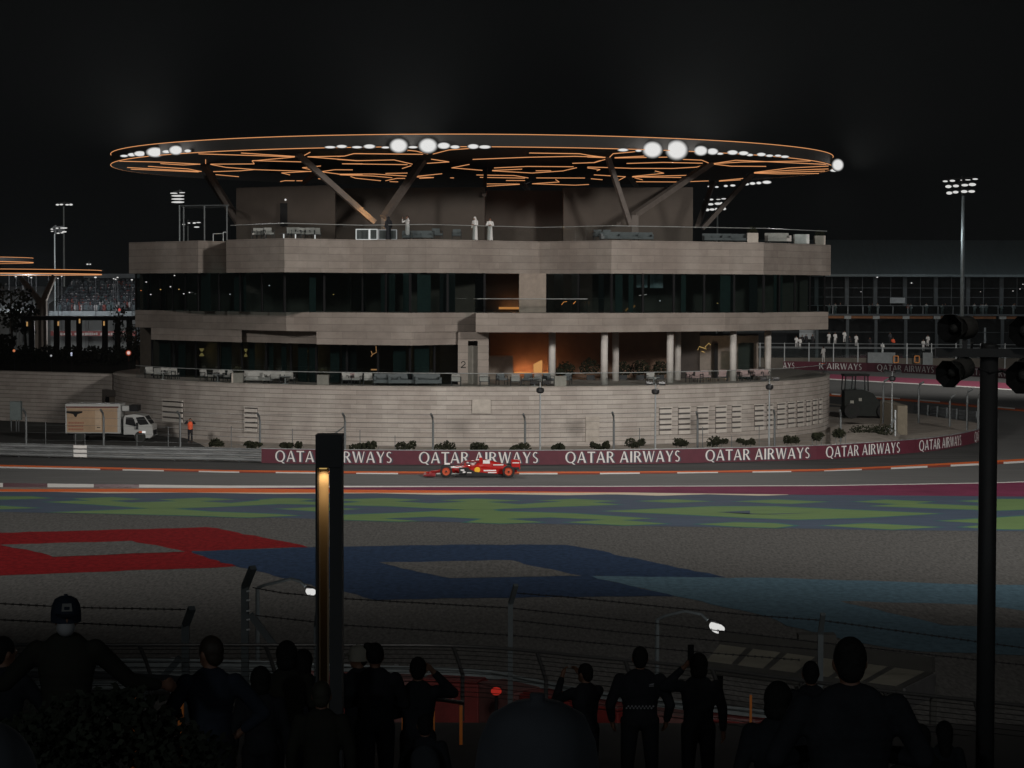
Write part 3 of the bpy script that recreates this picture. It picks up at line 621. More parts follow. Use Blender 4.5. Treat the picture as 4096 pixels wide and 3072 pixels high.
glowbar(1484, 1510, 1476, 1481, 167.5, LED, 'table_lamp', .1)
for i, (px, py, c) in enumerate(((564, 1162, LEDD), (642, 1158, WARMY), (682, 1147, LAMPW), (716, 1157, WARMY), (698, 1102, LAMPW), (585, 1128, LAMPW), (603, 1178, LAMPW), (735, 1175, LAMPW), (758, 1170, LAMPW), (920, 1177, LAMPW), (951, 1173, LAMPW), (1077, 1142, LAMPW), (1334, 1178, WARMY), (1677, 1236, WARMY), (2466, 1237, LEDD), (2530, 1226, WARMY), (2925, 1216, WARMY), (2870, 1213, WARMY), (3025, 1240, LEDD), (2640, 1203, LAMPW))):
    q = at(px, py, 169 if 900 < px < 2700 else 173); MB().ell(q, (.06, .04, .035), 8, 6).build('downlight', c, B)
squiggle([(2246, 1219), (2255, 1208), (2268, 1206)], 167, 'floor_lamp', WARM, .025); squiggle([(2293, 1216), (2303, 1205)], 167, 'floor_lamp', WARM, .03)
for a, b, c, e in ((2462, 2486, 1226, 1250), (2502, 2540, 1222, 1244)): squiggle([(a, e), (a + 8, c + 12), ((a + b) / 2, e - 4), (b, c)], 170, 'counter_light', glow('counter_glow_%d' % a, (.16, .08, .025), 1), .08)
# posters seen inside the upper floor
for a, b, c, e in ((2545, 2590, 1100, 1150), (2600, 2652, 1098, 1152)):
    p, q = at(a, e, 172), at(b, c, 172); MB().bb(p.x, q.x, 172, 171.9, p.z, q.z).build('wall_picture', M('dim_picture', (.30, .31, .33), .6, var=.7, scale=1.6), B)

# ------------------------------------------------------------------ roof storey, struts and the disc
MB().prism(plan([(946, 181), (1340, 175.5), (1346, 181.5), (1937, 178.5), (1943, 184), (2246, 184), (2252, 179), (2769, 178), (2769, 200), (946, 205)]), 14.593, 18.95).build('roof_house', COREW, B)
plate(1121, 1164, 813, 905, 178.2, BLACKM, 'roof_door', .1)
q = at(1142, 799, 178.0); MB().ell(q, .08, 8, 6).build('door_light', LAMPW, B)
RC = 29.3
soff = MB().prism(arcpts(RC, -180, 180, 128)[:-1], 20.9, 21.82); soff = soff.build('disc_roof', M('roof_cladding', (.030, .029, .028), .75, var=.12, scale=.4, spec=.1), B)
for z in (20.93, 21.80):
    MB().tube([(x, y, z) for x, y in arcpts(RC + .05, -180, 180, 160)[:-1]], .027, 5, True).build('rim_light', LED, B)
d1, d2, d3 = crop(400, 500, .4747), crop(1350, 500, .4747), crop(2350, 500, .4747)
SL = [d1(l) for l in ([(780, 220), (1640, 190), (1770, 230), (1705, 265)], [(1070, 207), (1190, 236), (1640, 265)], [(1360, 197), (1655, 268)], [(830, 243), (1640, 268)], [(165, 305), (500, 312), (845, 330), (700, 337), (510, 325)], [(500, 258), (890, 292), (890, 325)], [(230, 358), (850, 392)], [(405, 348), (740, 370), (855, 392)], [(260, 372), (830, 396)], [(930, 330), (1300, 328), (1282, 303), (1640, 270)], [(935, 333), (1060, 357), (1310, 376), (1780, 392)], [(1285, 300), (1780, 313)], [(955, 393), (1180, 386), (1300, 376)], [(975, 418), (1170, 436)], [(1005, 465), (1460, 481)], [(1000, 470), (1330, 498)], [(1530, 404), (1600, 421)], [(1530, 404), (1780, 390)], [(1520, 477), (1560, 469), (1640, 470)], [(1860, 345), (1705, 360), (1780, 378)], [(1750, 268), (2060, 262), (2140, 241), (2212, 241)], [(1750, 268), (2160, 300), (2212, 300)], [(2040, 327), (2212, 327)], [(1870, 392), (1980, 377), (2130, 378)], [(1870, 395), (2040, 417), (2212, 417)], [(1655, 470), (1720, 470)], [(1840, 452), (1870, 457)])]
SL += [d2(l) for l in ([(0, 265), (60, 262), (140, 241), (720, 247)], [(0, 290), (160, 301), (475, 294), (630, 330)], [(40, 327), (590, 334)], [(545, 367), (620, 343)], [(0, 414), (300, 413), (580, 430)], [(405, 408), (590, 405)], [(110, 434), (150, 448), (365, 470)], [(405, 470), (500, 450), (570, 450)], [(20, 420), (300, 430), (460, 445)], [(440, 477), (510, 479)], [(790, 288), (940, 311), (755, 323)], [(670, 432), (880, 411)], [(665, 438), (810, 443), (690, 450)], [(805, 245), (940, 210), (1110, 198)], [(590, 213), (660, 220), (760, 245)], [(1110, 332), (962, 361), (1220, 382)], [(1140, 290), (1600, 272), (2000, 264), (2212, 270)], [(1615, 236), (2040, 242), (2212, 272)], [(1320, 362), (1600, 349), (1990, 352)], [(1305, 383), (1555, 372)], [(1305, 386), (1640, 405), (1900, 387), (2015, 360)], [(1670, 386), (1800, 386)], [(1170, 421), (1490, 426), (1607, 446)], [(1200, 441), (1580, 448)], [(1420, 468), (1580, 468)], [(1675, 446), (2085, 447)], [(1640, 495), (1868, 480), (1838, 460)], [(1640, 495), (2000, 507), (2118, 501)], [(1915, 524), (1970, 516)], [(1255, 496), (1555, 498)], [(1245, 517), (1555, 499)], [(1240, 548), (1405, 550)], [(1310, 525), (1430, 545)], [(1310, 525), (1440, 519)], [(1240, 545), (1400, 540)], [(1480, 547), (1520, 545)], [(1580, 540), (1640, 538), (1720, 527)], [(1980, 323), (2160, 317), (2212, 300)], [(950, 445), (980, 446)])]
SL += [d3(l) for l in ([(0, 255), (150, 273)], [(0, 270), (150, 275)], [(185, 273), (215, 242), (400, 225)], [(230, 275), (480, 262)], [(230, 278), (700, 270)], [(0, 318), (60, 317), (150, 290)], [(0, 354), (220, 360), (395, 366)], [(0, 362), (105, 375), (80, 385)], [(55, 420), (320, 436), (255, 470)], [(30, 453), (125, 461)], [(330, 324), (640, 315), (970, 322)], [(800, 290), (960, 296), (1020, 320)], [(395, 365), (720, 366), (920, 355), (960, 343)], [(570, 388), (643, 406), (378, 434)], [(378, 436), (845, 424)], [(378, 438), (790, 442)], [(400, 446), (465, 463)], [(410, 478), (780, 480), (1020, 471)], [(270, 528), (365, 527)], [(555, 540), (690, 536)], [(580, 523), (730, 523)], [(780, 527), (1265, 500)], [(960, 497), (1050, 480), (985, 500)], [(1065, 325), (1250, 297), (1690, 280), (1850, 298), (2010, 332)], [(1065, 325), (1300, 312), (1880, 303)], [(1065, 330), (1210, 347), (1505, 349)], [(1405, 400), (1700, 362), (2030, 346)], [(1405, 402), (1700, 382), (2030, 370)], [(1405, 404), (1700, 398), (2000, 388)], [(1405, 406), (1600, 412), (1950, 408)], [(1110, 470), (1310, 450)], [(1110, 474), (1290, 462), (1730, 447)], [(1110, 475), (1280, 480)], [(1360, 453), (1750, 447)], [(1560, 472), (1800, 440)])]
ST = []
for l in SL:
    Q = [gnd(x, y, 20.86) for x, y in l]; Q = [p for p in Q if (p.x - CX) ** 2 + (p.y - CY) ** 2 < (RC + .3) ** 2]
    if len(Q) > 1: ST.append(Q)
ST.sort(key=lambda Q: -sum((b - a).length for a, b in zip(Q, Q[1:])))
for Q in ST[:98]: MB().tube(Q, .028, 5).build('light_strip', LED, soff)
lm = MB()
for Q in ST[98:]: lm.tube(Q, .028, 5)
if lm.v: tag(lm.build('light_strips', LED, soff), kind='stuff')
STRUT = M('strut_cladding', (.12, .10, .088), .7)
for t, b, dep, wd in (((827, 704), (950, 890), 190, .42), ((815, 660), (955, 884), 182, .45), ((1188, 614), (1497, 890), 170, .5), ((1692, 642), (1535, 870), 170.5, .5), ((1943, 675), (1937, 780), 178, .3), ((2431, 628), (2521, 903), 172, .42), ((2844, 652), (2535, 862), 172, .5), ((2853, 728), (2791, 905), 195, .4), ((3010, 695), (2808, 915), 194, .45), ((2407, 765), (2475, 895), 178, .3), ((1265, 690), (1210, 735), 195, .4), ((2105, 735), (2170, 700), 205, .4), ((2545, 742), (2515, 700), 200, .4), ((2113, 760), (2088, 735), 200, .4)):
    MB().beam(gnd(t[0], t[1], 20.88), at(b[0], b[1], dep), wd, wd * .8).build('strut', STRUT, B)
for px in (1538, 2540): q = at(px, 880, 170.8 if px < 2000 else 172); MB().beam((q.x, q.y, 14.593), (q.x, q.y, 16.6), .5, .45, (0, 1, 0)).build('strut_base', STRUT, B)
q = at(1488, 878, 169.5); lamp('strut_uplight', q + Vector((-.35, -.75, .15)), 85, (1, .55, .2), .1)
# glass balustrades
def balustrade(P, z, h, name='balustrade', post=False):
    m = MB(); k = MB()
    for a, b in zip(P, P[1:]): m.poly([(a[0], a[1], z), (b[0], b[1], z), (b[0], b[1], z + h), (a[0], a[1], z + h)])
    g = m.build(name, GLASSC, B); k.tube([(p[0], p[1], z + h) for p in P], .028, 5); k.build('handrail', M('handrail_steel', (.5, .52, .52), .35, .5), g)
balustrade(arcpts(R0 - .25, -62, 84, 60), 4.235, .92); balustrade(plan([(924, 168.6), (1138, 162.8), (1450, 167.3), (1706, 164.8), (2157, 171.8), (2445, 167), (3053, 172.9), (3304, 180.6)]), 14.593, 1.07)
balustrade(plan([(1895, 165.0), (1910, 163.2), (2350, 164)]), 9.363, 1.0)
# ================================================================== floodlights on the disc roof's rim
def rim_hit(px, R, near=True):
    best = None
    for i in range(-1800, 1801):
        a = math.radians(i / 10); p = Vector((CX + R * math.sin(a), CY - R * math.cos(a), 20))
        if (p.y < CY) != near: continue
        v = CM.transposed() @ (p - CP); x = 2048 + F * v.x / -v.z
        if best is None or abs(x - px) < best[0]: best = (abs(x - px), p, a)
    return best[1], best[2]
HOUS = M('floodlight_housing', (.05, .05, .05), .5, .5)
FLG = 'floodlights round the rim of the disc roof'
def flood(px, py, wd, ht, label, near=True, R=None, mat=None, p=None):
    if p is None: p, a = rim_hit(px, R or RC + .25, near)
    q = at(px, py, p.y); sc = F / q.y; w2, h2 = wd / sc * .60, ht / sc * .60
    t = thing('floodlight', label, 'floodlight', tuple(q), FLG)
    aim = (Vector((q.x * .4, 125, 2)) - q).normalized(); R3 = aim.to_track_quat('Z', 'Y').to_matrix(); rnd2 = wd > 45 and ht > 30
    # lamp with an oval lens, widened for its painted bloom, and a shallow back shell, hung on a short bracket below the rim
    vx = Vector((1, 0, 0)); L = MB(); ax = aim
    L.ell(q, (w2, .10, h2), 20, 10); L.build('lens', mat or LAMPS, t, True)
    hb = MB(); hb.lathe([(1.02, 0), (.98, .12), (.7, .32), (.15, .4), (0, .4)], n=18); hb.v = [q + Vector((v.x * w2, .06 + v.z * .8, v.y * h2)) for v in hb.v]; hb.build('housing', HOUS, t, True)
    MB().beam(q + Vector((0, .25, 0)), Vector((q.x, q.y + .3, max(q.z + .05, 20.95))), .06).build('bracket', HOUS, t)
    return t
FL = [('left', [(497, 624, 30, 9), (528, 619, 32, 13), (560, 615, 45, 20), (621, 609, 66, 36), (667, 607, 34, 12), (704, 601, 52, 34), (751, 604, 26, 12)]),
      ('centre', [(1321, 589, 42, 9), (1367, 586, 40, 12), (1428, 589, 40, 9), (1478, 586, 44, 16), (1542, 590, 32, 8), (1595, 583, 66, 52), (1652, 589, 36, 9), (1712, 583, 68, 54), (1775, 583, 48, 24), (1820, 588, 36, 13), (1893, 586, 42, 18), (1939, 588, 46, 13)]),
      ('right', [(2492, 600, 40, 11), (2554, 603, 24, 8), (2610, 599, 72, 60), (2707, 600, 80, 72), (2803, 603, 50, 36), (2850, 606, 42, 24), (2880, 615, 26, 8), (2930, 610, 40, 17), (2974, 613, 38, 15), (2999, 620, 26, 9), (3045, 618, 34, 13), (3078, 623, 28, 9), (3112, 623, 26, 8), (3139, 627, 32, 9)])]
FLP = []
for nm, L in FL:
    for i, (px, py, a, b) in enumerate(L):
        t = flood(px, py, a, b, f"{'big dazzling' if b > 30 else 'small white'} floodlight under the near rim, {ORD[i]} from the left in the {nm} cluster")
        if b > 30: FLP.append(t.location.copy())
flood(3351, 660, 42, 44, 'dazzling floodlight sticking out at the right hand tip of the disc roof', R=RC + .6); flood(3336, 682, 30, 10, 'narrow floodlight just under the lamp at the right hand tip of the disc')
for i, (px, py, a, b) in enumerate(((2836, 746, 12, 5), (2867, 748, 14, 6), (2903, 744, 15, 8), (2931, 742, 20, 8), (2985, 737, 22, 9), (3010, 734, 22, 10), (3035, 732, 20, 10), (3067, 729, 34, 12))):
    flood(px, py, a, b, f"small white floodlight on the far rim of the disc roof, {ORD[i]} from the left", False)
FLP.append(Vector(rim_hit(3351, RC + .6)[0]) + Vector((0, 0, .4)))
for p in FLP:
    o_ = (Vector((p.x - CX, p.y - CY, 0)).normalized() + Vector((0, -.6, 0))).normalized(); spot('rim_halo_spot', p + o_ * 1.1, p + o_ * 6 + Vector((0, 0, 6.5)), 13000, 64, 1, size=.25)  # added spots aimed upward to draw the lamps' halo in the haze
for p in FLP: lamp('rim_floodlight_spill', p + Vector((0, -.9, -.25)), 130, (1, .97, .94), .3)
for p in FLP: spot('rim_floodlight', p + Vector((0, -.4, -.1)), (p.x * .7, 140, 0), 4000, 26, 1, size=.4)

# ================================================================== floodlight masts
def mast(px, ptop, pbase, D, wpx, heads, label, ground=0.0, arm=None):
    q = at(px, pbase, D); z0 = ground if pbase is None else q.z; z1 = at(px, ptop, D).z; k = D / F
    t = thing('floodlight_mast', label, 'floodlight mast', (q.x, D, ground), 'floodlight masts round the circuit')
    MB().cyl((q.x, D, ground), (q.x, D, z1), wpx * k * .62, wpx * k * .42, 10).build('pole', M('mast_steel', (.20, .22, .22), .45, .5), t)
    rows = sorted({round(h[1] / 6) for h in heads}); bars = {}
    for hx, hy, hw, hh in heads: bars.setdefault(round(hy / 12), []).append((hx, hy))
    for r, L in bars.items():
        if len(L) > 1:
            a, b = min(L), max(L); MB().beam(at(a[0], a[1] - 7, D), at(b[0], b[1] - 7, D), .14).build('crossbar', HOUS, t)
    ys = [h[1] for h in heads]; MB().beam(at(px, max(ys) + 4, D), at(px, min(ys) - 12, D), .2).build('head_post', HOUS, t)
    for hx, hy, hw, hh in heads:
        c = at(hx, hy, D - .2); m = MB(); m.ell(c, (hw * k / 2, .12, hh * k / 2), 12, 6); l = m.build('lamp', LAMPW, t, True)
        s = MB().box(c + Vector((0, .3, hh * k * .3)), (hw * k * .8, .4, hh * k * .5)); s.build('lamp_housing', HOUS, l)
    return t
e = crop(3200, 500, .405)
def hd(fn, L, s): return [(*fn([(x, y)])[0], w * s, h * s) for x, y, w, h in L]
mast(3848, 783, 1250, 330, 15, hd(e, [(1435, 556, 50, 17), (1505, 551, 55, 20), (1592, 545, 18, 8), (1658, 542, 55, 9), (1730, 534, 55, 15), (1466, 608, 62, 30), (1540, 602, 60, 26), (1628, 594, 70, 24), (1702, 588, 74, 30), (1475, 672, 60, 30), (1537, 663, 58, 26), (1622, 657, 66, 28), (1695, 656, 68, 26)], .405), 'tall floodlight mast with three rows of lamps in front of the pit building')
mast(2870, 850, 930, 400, 9, hd(d3, [(990, 630, 18, 12), (1043, 628, 36, 14), (1103, 627, 40, 7), (1148, 622, 42, 10), (1038, 668, 48, 18), (1098, 663, 56, 20), (1128, 658, 22, 16), (1008, 715, 40, 22), (1050, 712, 44, 18), (1085, 710, 22, 22), (1153, 706, 28, 22)], .4747), 'floodlight mast seen between the right hand struts under the disc roof')
mast(719, 820, 955, 330, 8, hd(d1, [(622, 575, 66, 10), (692, 570, 50, 8), (656, 597, 112, 14), (656, 624, 112, 14), (656, 650, 112, 15)], .4747), 'floodlight mast with four lit rows standing behind the left end of the top storey')
mast(752, 905, 955, 420, 7, hd(d1, [(705, 838, 24, 10), (750, 826, 22, 9), (795, 826, 28, 12), (830, 822, 40, 8), (815, 860, 48, 10)], .4747), 'distant low floodlight cluster just above the left end of the roof terrace')
g6 = crop(0, 600, .4069)
mast(257, 826, 1250, 400, 8, hd(g6, [(565, 538, 34, 16), (603, 536, 38, 14), (660, 538, 38, 14), (697, 537, 36, 18)], .4069), 'floodlight mast with a single row of four lamps, behind the one with two rows')
mast(222, 935, 1500, 300, 7, hd(g6, [(510, 778, 26, 12), (562, 769, 28, 12), (625, 767, 76, 12), (513, 800, 28, 8), (572, 818, 32, 11), (610, 814, 32, 10), (632, 804, 46, 14)], .4069), 'slim floodlight mast with two rows of lamps above the orange rimmed canopy')
mast(356, 1075, 1150, 450, 4, [(350, 1057, 9, 5), (361, 1057, 7, 5)], 'tiny distant twin lamp post between canopy and round building')

# ================================================================== furniture and planters on the terraces
FAB = M('pale_upholstery', (.42, .40, .38), .85); FABD = M('grey_upholstery', (.13, .14, .145), .85); FRAME = M('dark_frame', (.025, .025, .027), .5); PINK = M('rosy_upholstery', (.40, .29, .28), .85)
CONC = M('planter_concrete', (.40, .36, .32), .8)
def chair_proto(seat):
    m = MB(); m.mat(0).bb(-.30, .30, -.28, .28, .34, .46); m.box((0, .27, .62), (.58, .12, .40), mat=Matrix.Rotation(-.18, 3, 'X'))
    m.mat(1); [m.bb(x - .02, x + .02, y - .02, y + .02, 0, .62) for x in (-.33, .33) for y in (-.27, .27)]; [m.bb(x - .025, x + .025, -.29, .31, .60, .64) for x in (-.33, .33)]; m.bb(-.33, .33, -.27, .29, .30, .34)
    return m.build('armchair', [seat, FRAME])
def sofa_proto(seat, L=1.9):
    m = MB(); m.bb(-L / 2, L / 2, -.4, .4, .16, .42); m.box((0, .36, .6), (L, .18, .42), mat=Matrix.Rotation(-.12, 3, 'X')); m.bb(-L / 2, -L / 2 + .18, -.4, .4, .3, .62); m.bb(L / 2 - .18, L / 2, -.4, .4, .3, .62)
    m.mat(1); [m.bb(x - .03, x + .03, y - .03, y + .03, 0, .16) for x in (-L / 2 + .1, L / 2 - .1) for y in (-.34, .34)]
    return m.build('sofa', [seat, FRAME], bevel=.03)
def table_proto():
    m = MB(); m.cyl((0, 0, .50), (0, 0, .54), .42, n=18); m.cyl((0, 0, 0), (0, 0, .5), .04, n=8); m.cyl((0, 0, 0), (0, 0, .03), .26, n=14); return m.build('side_table', [M('table_top', (.30, .31, .31), .5)])
def planter_proto():
    t = thing('planter', 'x', 'planter'); MB().bb(-.36, .36, -.3, .3, 0, .62).build('box', CONC, t, bevel=.015); m = MB().leaves((0, 0, .72), (.34, .28, .3), 160, .13, bottom=-.2); m.build('plants', LEAF, t); return t
P_CH, P_CHP, P_CHD, P_SO, P_SOD, P_TB, P_PL = chair_proto(FAB), chair_proto(PINK), chair_proto(FABD), sofa_proto(FAB), sofa_proto(FABD), table_proto(), planter_proto()
used = set()
def put(proto, px, D, z, rz, label, cat, group, sc=None):
    q = at(px, 1300, D); loc = (q.x, D, z)
    if proto.name not in used: used.add(proto.name); o = proto; o.location = loc; o.rotation_euler = (0, 0, rz)
    else: o = dup(proto, loc, rz)
    if sc: o.scale = (sc, sc, sc)
    tag(o, label, cat, group); return o
def rimD(px, back):                                   # depth of the lower terrace edge at a photo x, plus a setback
    X = (px - 2048) / F * 166; return CY - math.sqrt(max(1, (R0 - back) ** 2 - (X - CX) ** 2))
c1, c2, c3 = (lambda x: 400 + x * .4747), (lambda x: 1350 + x * .4747), (lambda x: 2350 + x * .4747)
low = [(c1(415), 1.6, P_CH, .3), (c1(500), 1.3, P_CH, 2.8), (c1(545), 1.9, P_CH, .1), (c1(585), 1.2, P_CH, -.4), (c1(625), 1.8, P_CH, 3.), (c1(890), 1.4, P_CH, .9), (c1(955), 1.1, P_CH, -.7), (c1(1025), 1.5, P_CH, .4), (c1(1085), 1.2, P_CH, -.5), (c1(1480), 1.0, P_CH, 3.1), (c1(1600), 1.1, P_CH, 3.0), (c2(75), 1.3, P_CH, .2), (c2(120), 1.6, P_CHP, .4), (c2(165), 1.3, P_CH, -.3), (c2(260), 1.2, P_CH, .1), (c2(1000), .9, P_CH, 3.1), (c2(1240), .9, P_CH, 3.0), (c2(1500), 1.0, P_CH, 3.2), (c2(1710), .9, P_CH, 2.6), (c2(1385), 3., P_CHD, .4), (c2(1600), 2.6, P_CHD, -.3), (c2(1780), 2.4, P_CHD, .5), (c2(1930), 2.6, P_CHD, -.3), (c3(540), 1.6, P_CH, .2), (c3(880), 2.4, P_CHP, .5), (c3(930), 1.8, P_CHP, -.5), (c3(1000), 3., P_CHP, .3), (c3(1140), 3., P_CHP, -.2), (c3(1285), 2.6, P_CHP, .3), (c3(1330), 1.9, P_CHP, .2), (c3(1395), 2.8, P_CHP, -.3), (c3(1440), 2.1, P_CHP, .2), (c3(1500), 2.2, P_CHP, .1)]
for i, (px, b, pr, rz) in enumerate(low):
    c = {P_CH: 'pale', P_CHP: 'rosy', P_CHD: 'dark'}[pr]
    put(pr, px, rimD(px, b + .5), 4.235, rz, f'{c} cushioned armchair on the lower terrace, {ORD[i]} from the left', 'armchair', 'armchairs on the lower terrace')
put(P_SO, c1(1320), rimD(c1(1320), 1.9), 4.235, 0, 'long pale sofa on the lower terrace between the two left planters', 'sofa', 'sofas on the terraces')
put(P_SO, c1(1480), rimD(c1(1480), 2.2), 4.235, 0, 'pale sofa on the lower terrace with two chairs in front of it', 'sofa', 'sofas on the terraces')
for i, px in enumerate((c2(420), c2(540), c2(760))): put(P_SOD, px, rimD(px, 1.4), 4.235, .1 * i, f'dark grey sofa on the lower terrace left of the numbered wall, {ORD[i]} from the left', 'sofa', 'sofas on the terraces')
for i, px in enumerate((c1(530), c1(990), c1(1560), c2(1660), c3(560))): put(P_TB, px, rimD(px, 1.0), 4.235, 0, f'small round table behind the lower terrace glass, {ORD[i]} from the left', 'table', 'round tables on the lower terrace')
for px, lb in ((c1(1160), 'concrete planter box on the lower terrace left of the pale sofas'), (c1(1880), 'concrete planter box on the lower terrace right of the pale sofas'), (c2(1880), 'concrete planter box on the lower terrace beside the white column')): put(P_PL, px, rimD(px, .75), 4.235, 0, lb, 'planter', 'planters on the terraces', 1.15)
UD = lambda px, b: lerp([(x, Y) for x, Y in U], px) + b
for i, px in enumerate((1028, 1046, 1075, 1168, 1184, 1218, 1240, 1265, 1748, 1826, 2392, 2420)): put(P_CH if i < 8 else P_CHD, px, UD(px, 1.5 + .5 * (i % 2)), 14.593, .2 * (i % 3) + (3. if i % 4 == 3 else 0), f"{'pale' if i < 8 else 'dark'} armchair on the roof terrace, {ORD[i]} from the left", 'armchair', 'armchairs on the roof terrace')
for i, px in enumerate((1650, 1690, 2440, 2515, 2570, 2850, 2885, 2955, 3110)): put(P_SOD if i < 8 else P_SO, px, UD(px, 1.6), 14.593, .1 * (i % 3), f'grey sofa on the roof terrace, {ORD[i]} from the left', 'sofa', 'sofas on the terraces', .8 if i < 8 else None)
for px, lb in ((3007, 'planter box on the roof terrace left of the pale end sofa'), (3276, 'planter box at the right hand corner of the roof terrace')): put(P_PL, px, UD(px, 1.0), 14.593, 0, lb, 'planter', 'planters on the terraces')
q = at(3205, 960, UD(3205, 1.1)); m = MB(); m.bb(q.x - .58, q.x + .58, q.y - .4, q.y + .5, 14.62, 15.36); o = m.build('covered_table', M('white_cover', (.55, .56, .55), .8), bevel=.04, off=Vector((q.x, q.y, 14.593))); o.location = (q.x, q.y, 14.593); tag(o, 'white covered box table near the right hand corner of the roof terrace', 'table')
# lit frame cubes and lit table legs by the roof rail
def cube(px0, px1, y0, y1, D, label, dim=False):
    p, q = at(px0, y1, D), at(px1, y0, D); w_ = q.x - p.x; z0 = 14.60; h = q.z - z0; t = thing('light_cube', label, 'light', ((p.x + q.x) / 2, D, z0), 'lit frame cubes on the roof terrace')
    m = MB(); c = [(x, y) for x, y in ((p.x, D), (q.x, D), (q.x, D + w_ * .6), (p.x, D + w_ * .6))]
    for a, b in zip(c, c[1:] + c[:1]):
        for z in (z0 + .03, z0 + h): m.beam((*a, z), (*b, z), .045)
        m.beam((*a, z0), (*a, z0 + h), .045)
    m.build('tube_frame', glow('cube_glow_dim', (.25, .25, .25)) if dim else LAMPW, t)
    MB().bb(p.x + .04, q.x - .04, D + .05, D + w_ * .6 - .05, z0 + .05, z0 + h - .04).build('frosted_box', M('frosted_box', (.10, .105, .105), .6), t)
cube(1424, 1475, 917, 960, UD(1450, .9), 'white lit frame cube, the wider of the bright pair by the rail'); cube(1479, 1508, 917, 960, UD(1493, .9), 'white lit frame cube, the narrow one of the bright pair'); cube(1514, 1585, 919, 960, UD(1545, 1.1), 'dimmer frame cube behind the person in black', True)
for i, (px, a, b) in enumerate(((1135, 936, 951), (1182, 937, 951), (1260, 939, 955))):
    p = at(px, b, UD(px, .9)); t = thing('lit_table', f'small table with a lit white leg on the roof terrace, {ORD[i]} from left', 'table', (p.x, p.y, 14.593), 'lit tables on the roof terrace')
    MB().bb(p.x - .04, p.x + .04, p.y - .04, p.y + .04, 14.6, at(px, a, p.y).z).build('lit_leg', LAMPW, t); MB().bb(p.x - .35, p.x + .35, p.y - .3, p.y + .3, at(px, a, p.y).z, at(px, a, p.y).z + .04).build('table_top', FRAME, t)
# pergola frame on the left end of the roof
t = thing('pergola', 'thin steel pergola frame on the left end of the roof terrace', 'pergola', tuple(at(818, 960, 178)))
m = MB(); Pq = [at(x, y, D) for x, y, D in ((727, 823, 178), (912, 821, 176), (905, 828, 190), (740, 832, 192))]
for a, b in zip(Pq, Pq[1:] + Pq[:1]): m.beam(a, b, .1)
m.build('top_frame', POSTM, t)
for x, D in ((735, 178), (818, 177), (908, 176)): p = at(x, 824, D); MB().beam((p.x, p.y, 14.6), p, .1).build('post', POSTM, t)
t = thing('railing', 'low steel rail on the roof terrace left of the stepped corner', 'railing', tuple(at(875, 965, 174)))
m = MB()
for a, b in (((853, 935, 173.5), (893, 934, 174)), ((893, 929, 174), (905, 929, 174))): m.beam(at(*a), at(*b), .06)
m.build('top_rail', GREYM, t)
for x, y in ((853, 935), (893, 929)): p = at(x, y, 173.8); MB().beam((p.x, p.y, 14.59), p, .06).build('post', GREYM, t)
# potted shrubs in front of the warm wall
for i, (px, D, wd, h) in enumerate(((2262, 173, 1.5, 1.35), (2362, 173.5, 1.7, 1.6), (2492, 174, 1.3, 1.3), (2560, 174, 1.6, 1.45), (2640, 174.5, 1.4, 1.35))):
    p = at(px, 1500, D); t = thing('shrub', f'dark leafy shrub against the warm terrace wall, {ORD[i]} from the left', 'shrub', (p.x, D, 4.235), 'shrubs on the lower terrace'); MB().leaves((p.x, D, 4.235 + h * .55), (wd / 2, .5, h * .5), 260, .2).build('foliage', LEAF, t); MB().bb(p.x - .3, p.x + .3, D - .25, D + .25, 4.235, 4.6).build('pot', FRAME, t)

# ================================================================== the strip behind the barrier: bushes, catch fence, lamp poles
BU = [(861, 1771, 34, 66), (1004, 1776, 26, 70), (1144, 1783, 26, 60), (1190, 1783, 26, 30), (1440, 1786, 30, 68), (1492, 1786, 30, 36), (1620, 1786, 32, 78), (1783, 1789, 36, 82), (1915, 1790, 34, 76), (2075, 1790, 34, 80), (2235, 1788, 30, 60), (2389, 1788, 34, 60), (2416, 1785, 26, 40), (2536, 1776, 40, 84), (2725, 1774, 36, 64), (2866, 1770, 38, 78), (2982, 1768, 32, 80), (3165, 1758, 32, 58), (3267, 1747, 38, 62), (3362, 1741, 38, 50)]
for i, (px, py, hp, wp) in enumerate(BU):
    D = 147.5 + (0 if px < 2600 else (px - 2600) * .009); p = at(px, py, D); k = D / F
    t = thing('bush', f'low dark bush behind the lettered barrier, {ORD[i]} from the left', 'bush', (p.x, D, .03), 'bushes between barrier and round wall')
    m = MB(); hh = hp * k * .75; lean = rnd.uniform(-.25, .35)
    for j in range(3): m.leaves((p.x + (j - 1) * wp * k * rnd.uniform(.16, .30), D + rnd.uniform(-.3, .3), p.z + rnd.uniform(-.12, .10)), (wp * k * rnd.uniform(.18, .34), .42, hh * rnd.uniform(.45, 1.0)), 130, .16)
    for v in m.v: v.x += lean * max(0, v.z - .6)
    m.build('foliage', LEAF, t); s = MB(); [s.beam((p.x + dx, D, .02), (p.x + dx * 1.7, D, p.z), .03) for dx in (-.2, 0, .22)]; s.build('stem', POSTM, t)
m = MB(); p = at(3491, 1728, 165)
for j in range(5): m.leaves((p.x + (j - 2) * .6, 165 + .2 * j, p.z), (.55, .5, .5), 140, .15)
h_ = m.build('hedge', LEAF, None, off=Vector((p.x, 165, .3))); h_.location = (p.x, 165, .3); tag(h_, 'low clipped hedge on the sandy bank right of the round wall', 'hedge')
cf = thing('catch_fence', 'tall catch fence of curved steel posts and thin wires behind the barrier', 'fence', tuple(gnd(1900, 1830)))
CFM = M('catch_fence_steel', (.13, .14, .145), .5, .4); tops = []
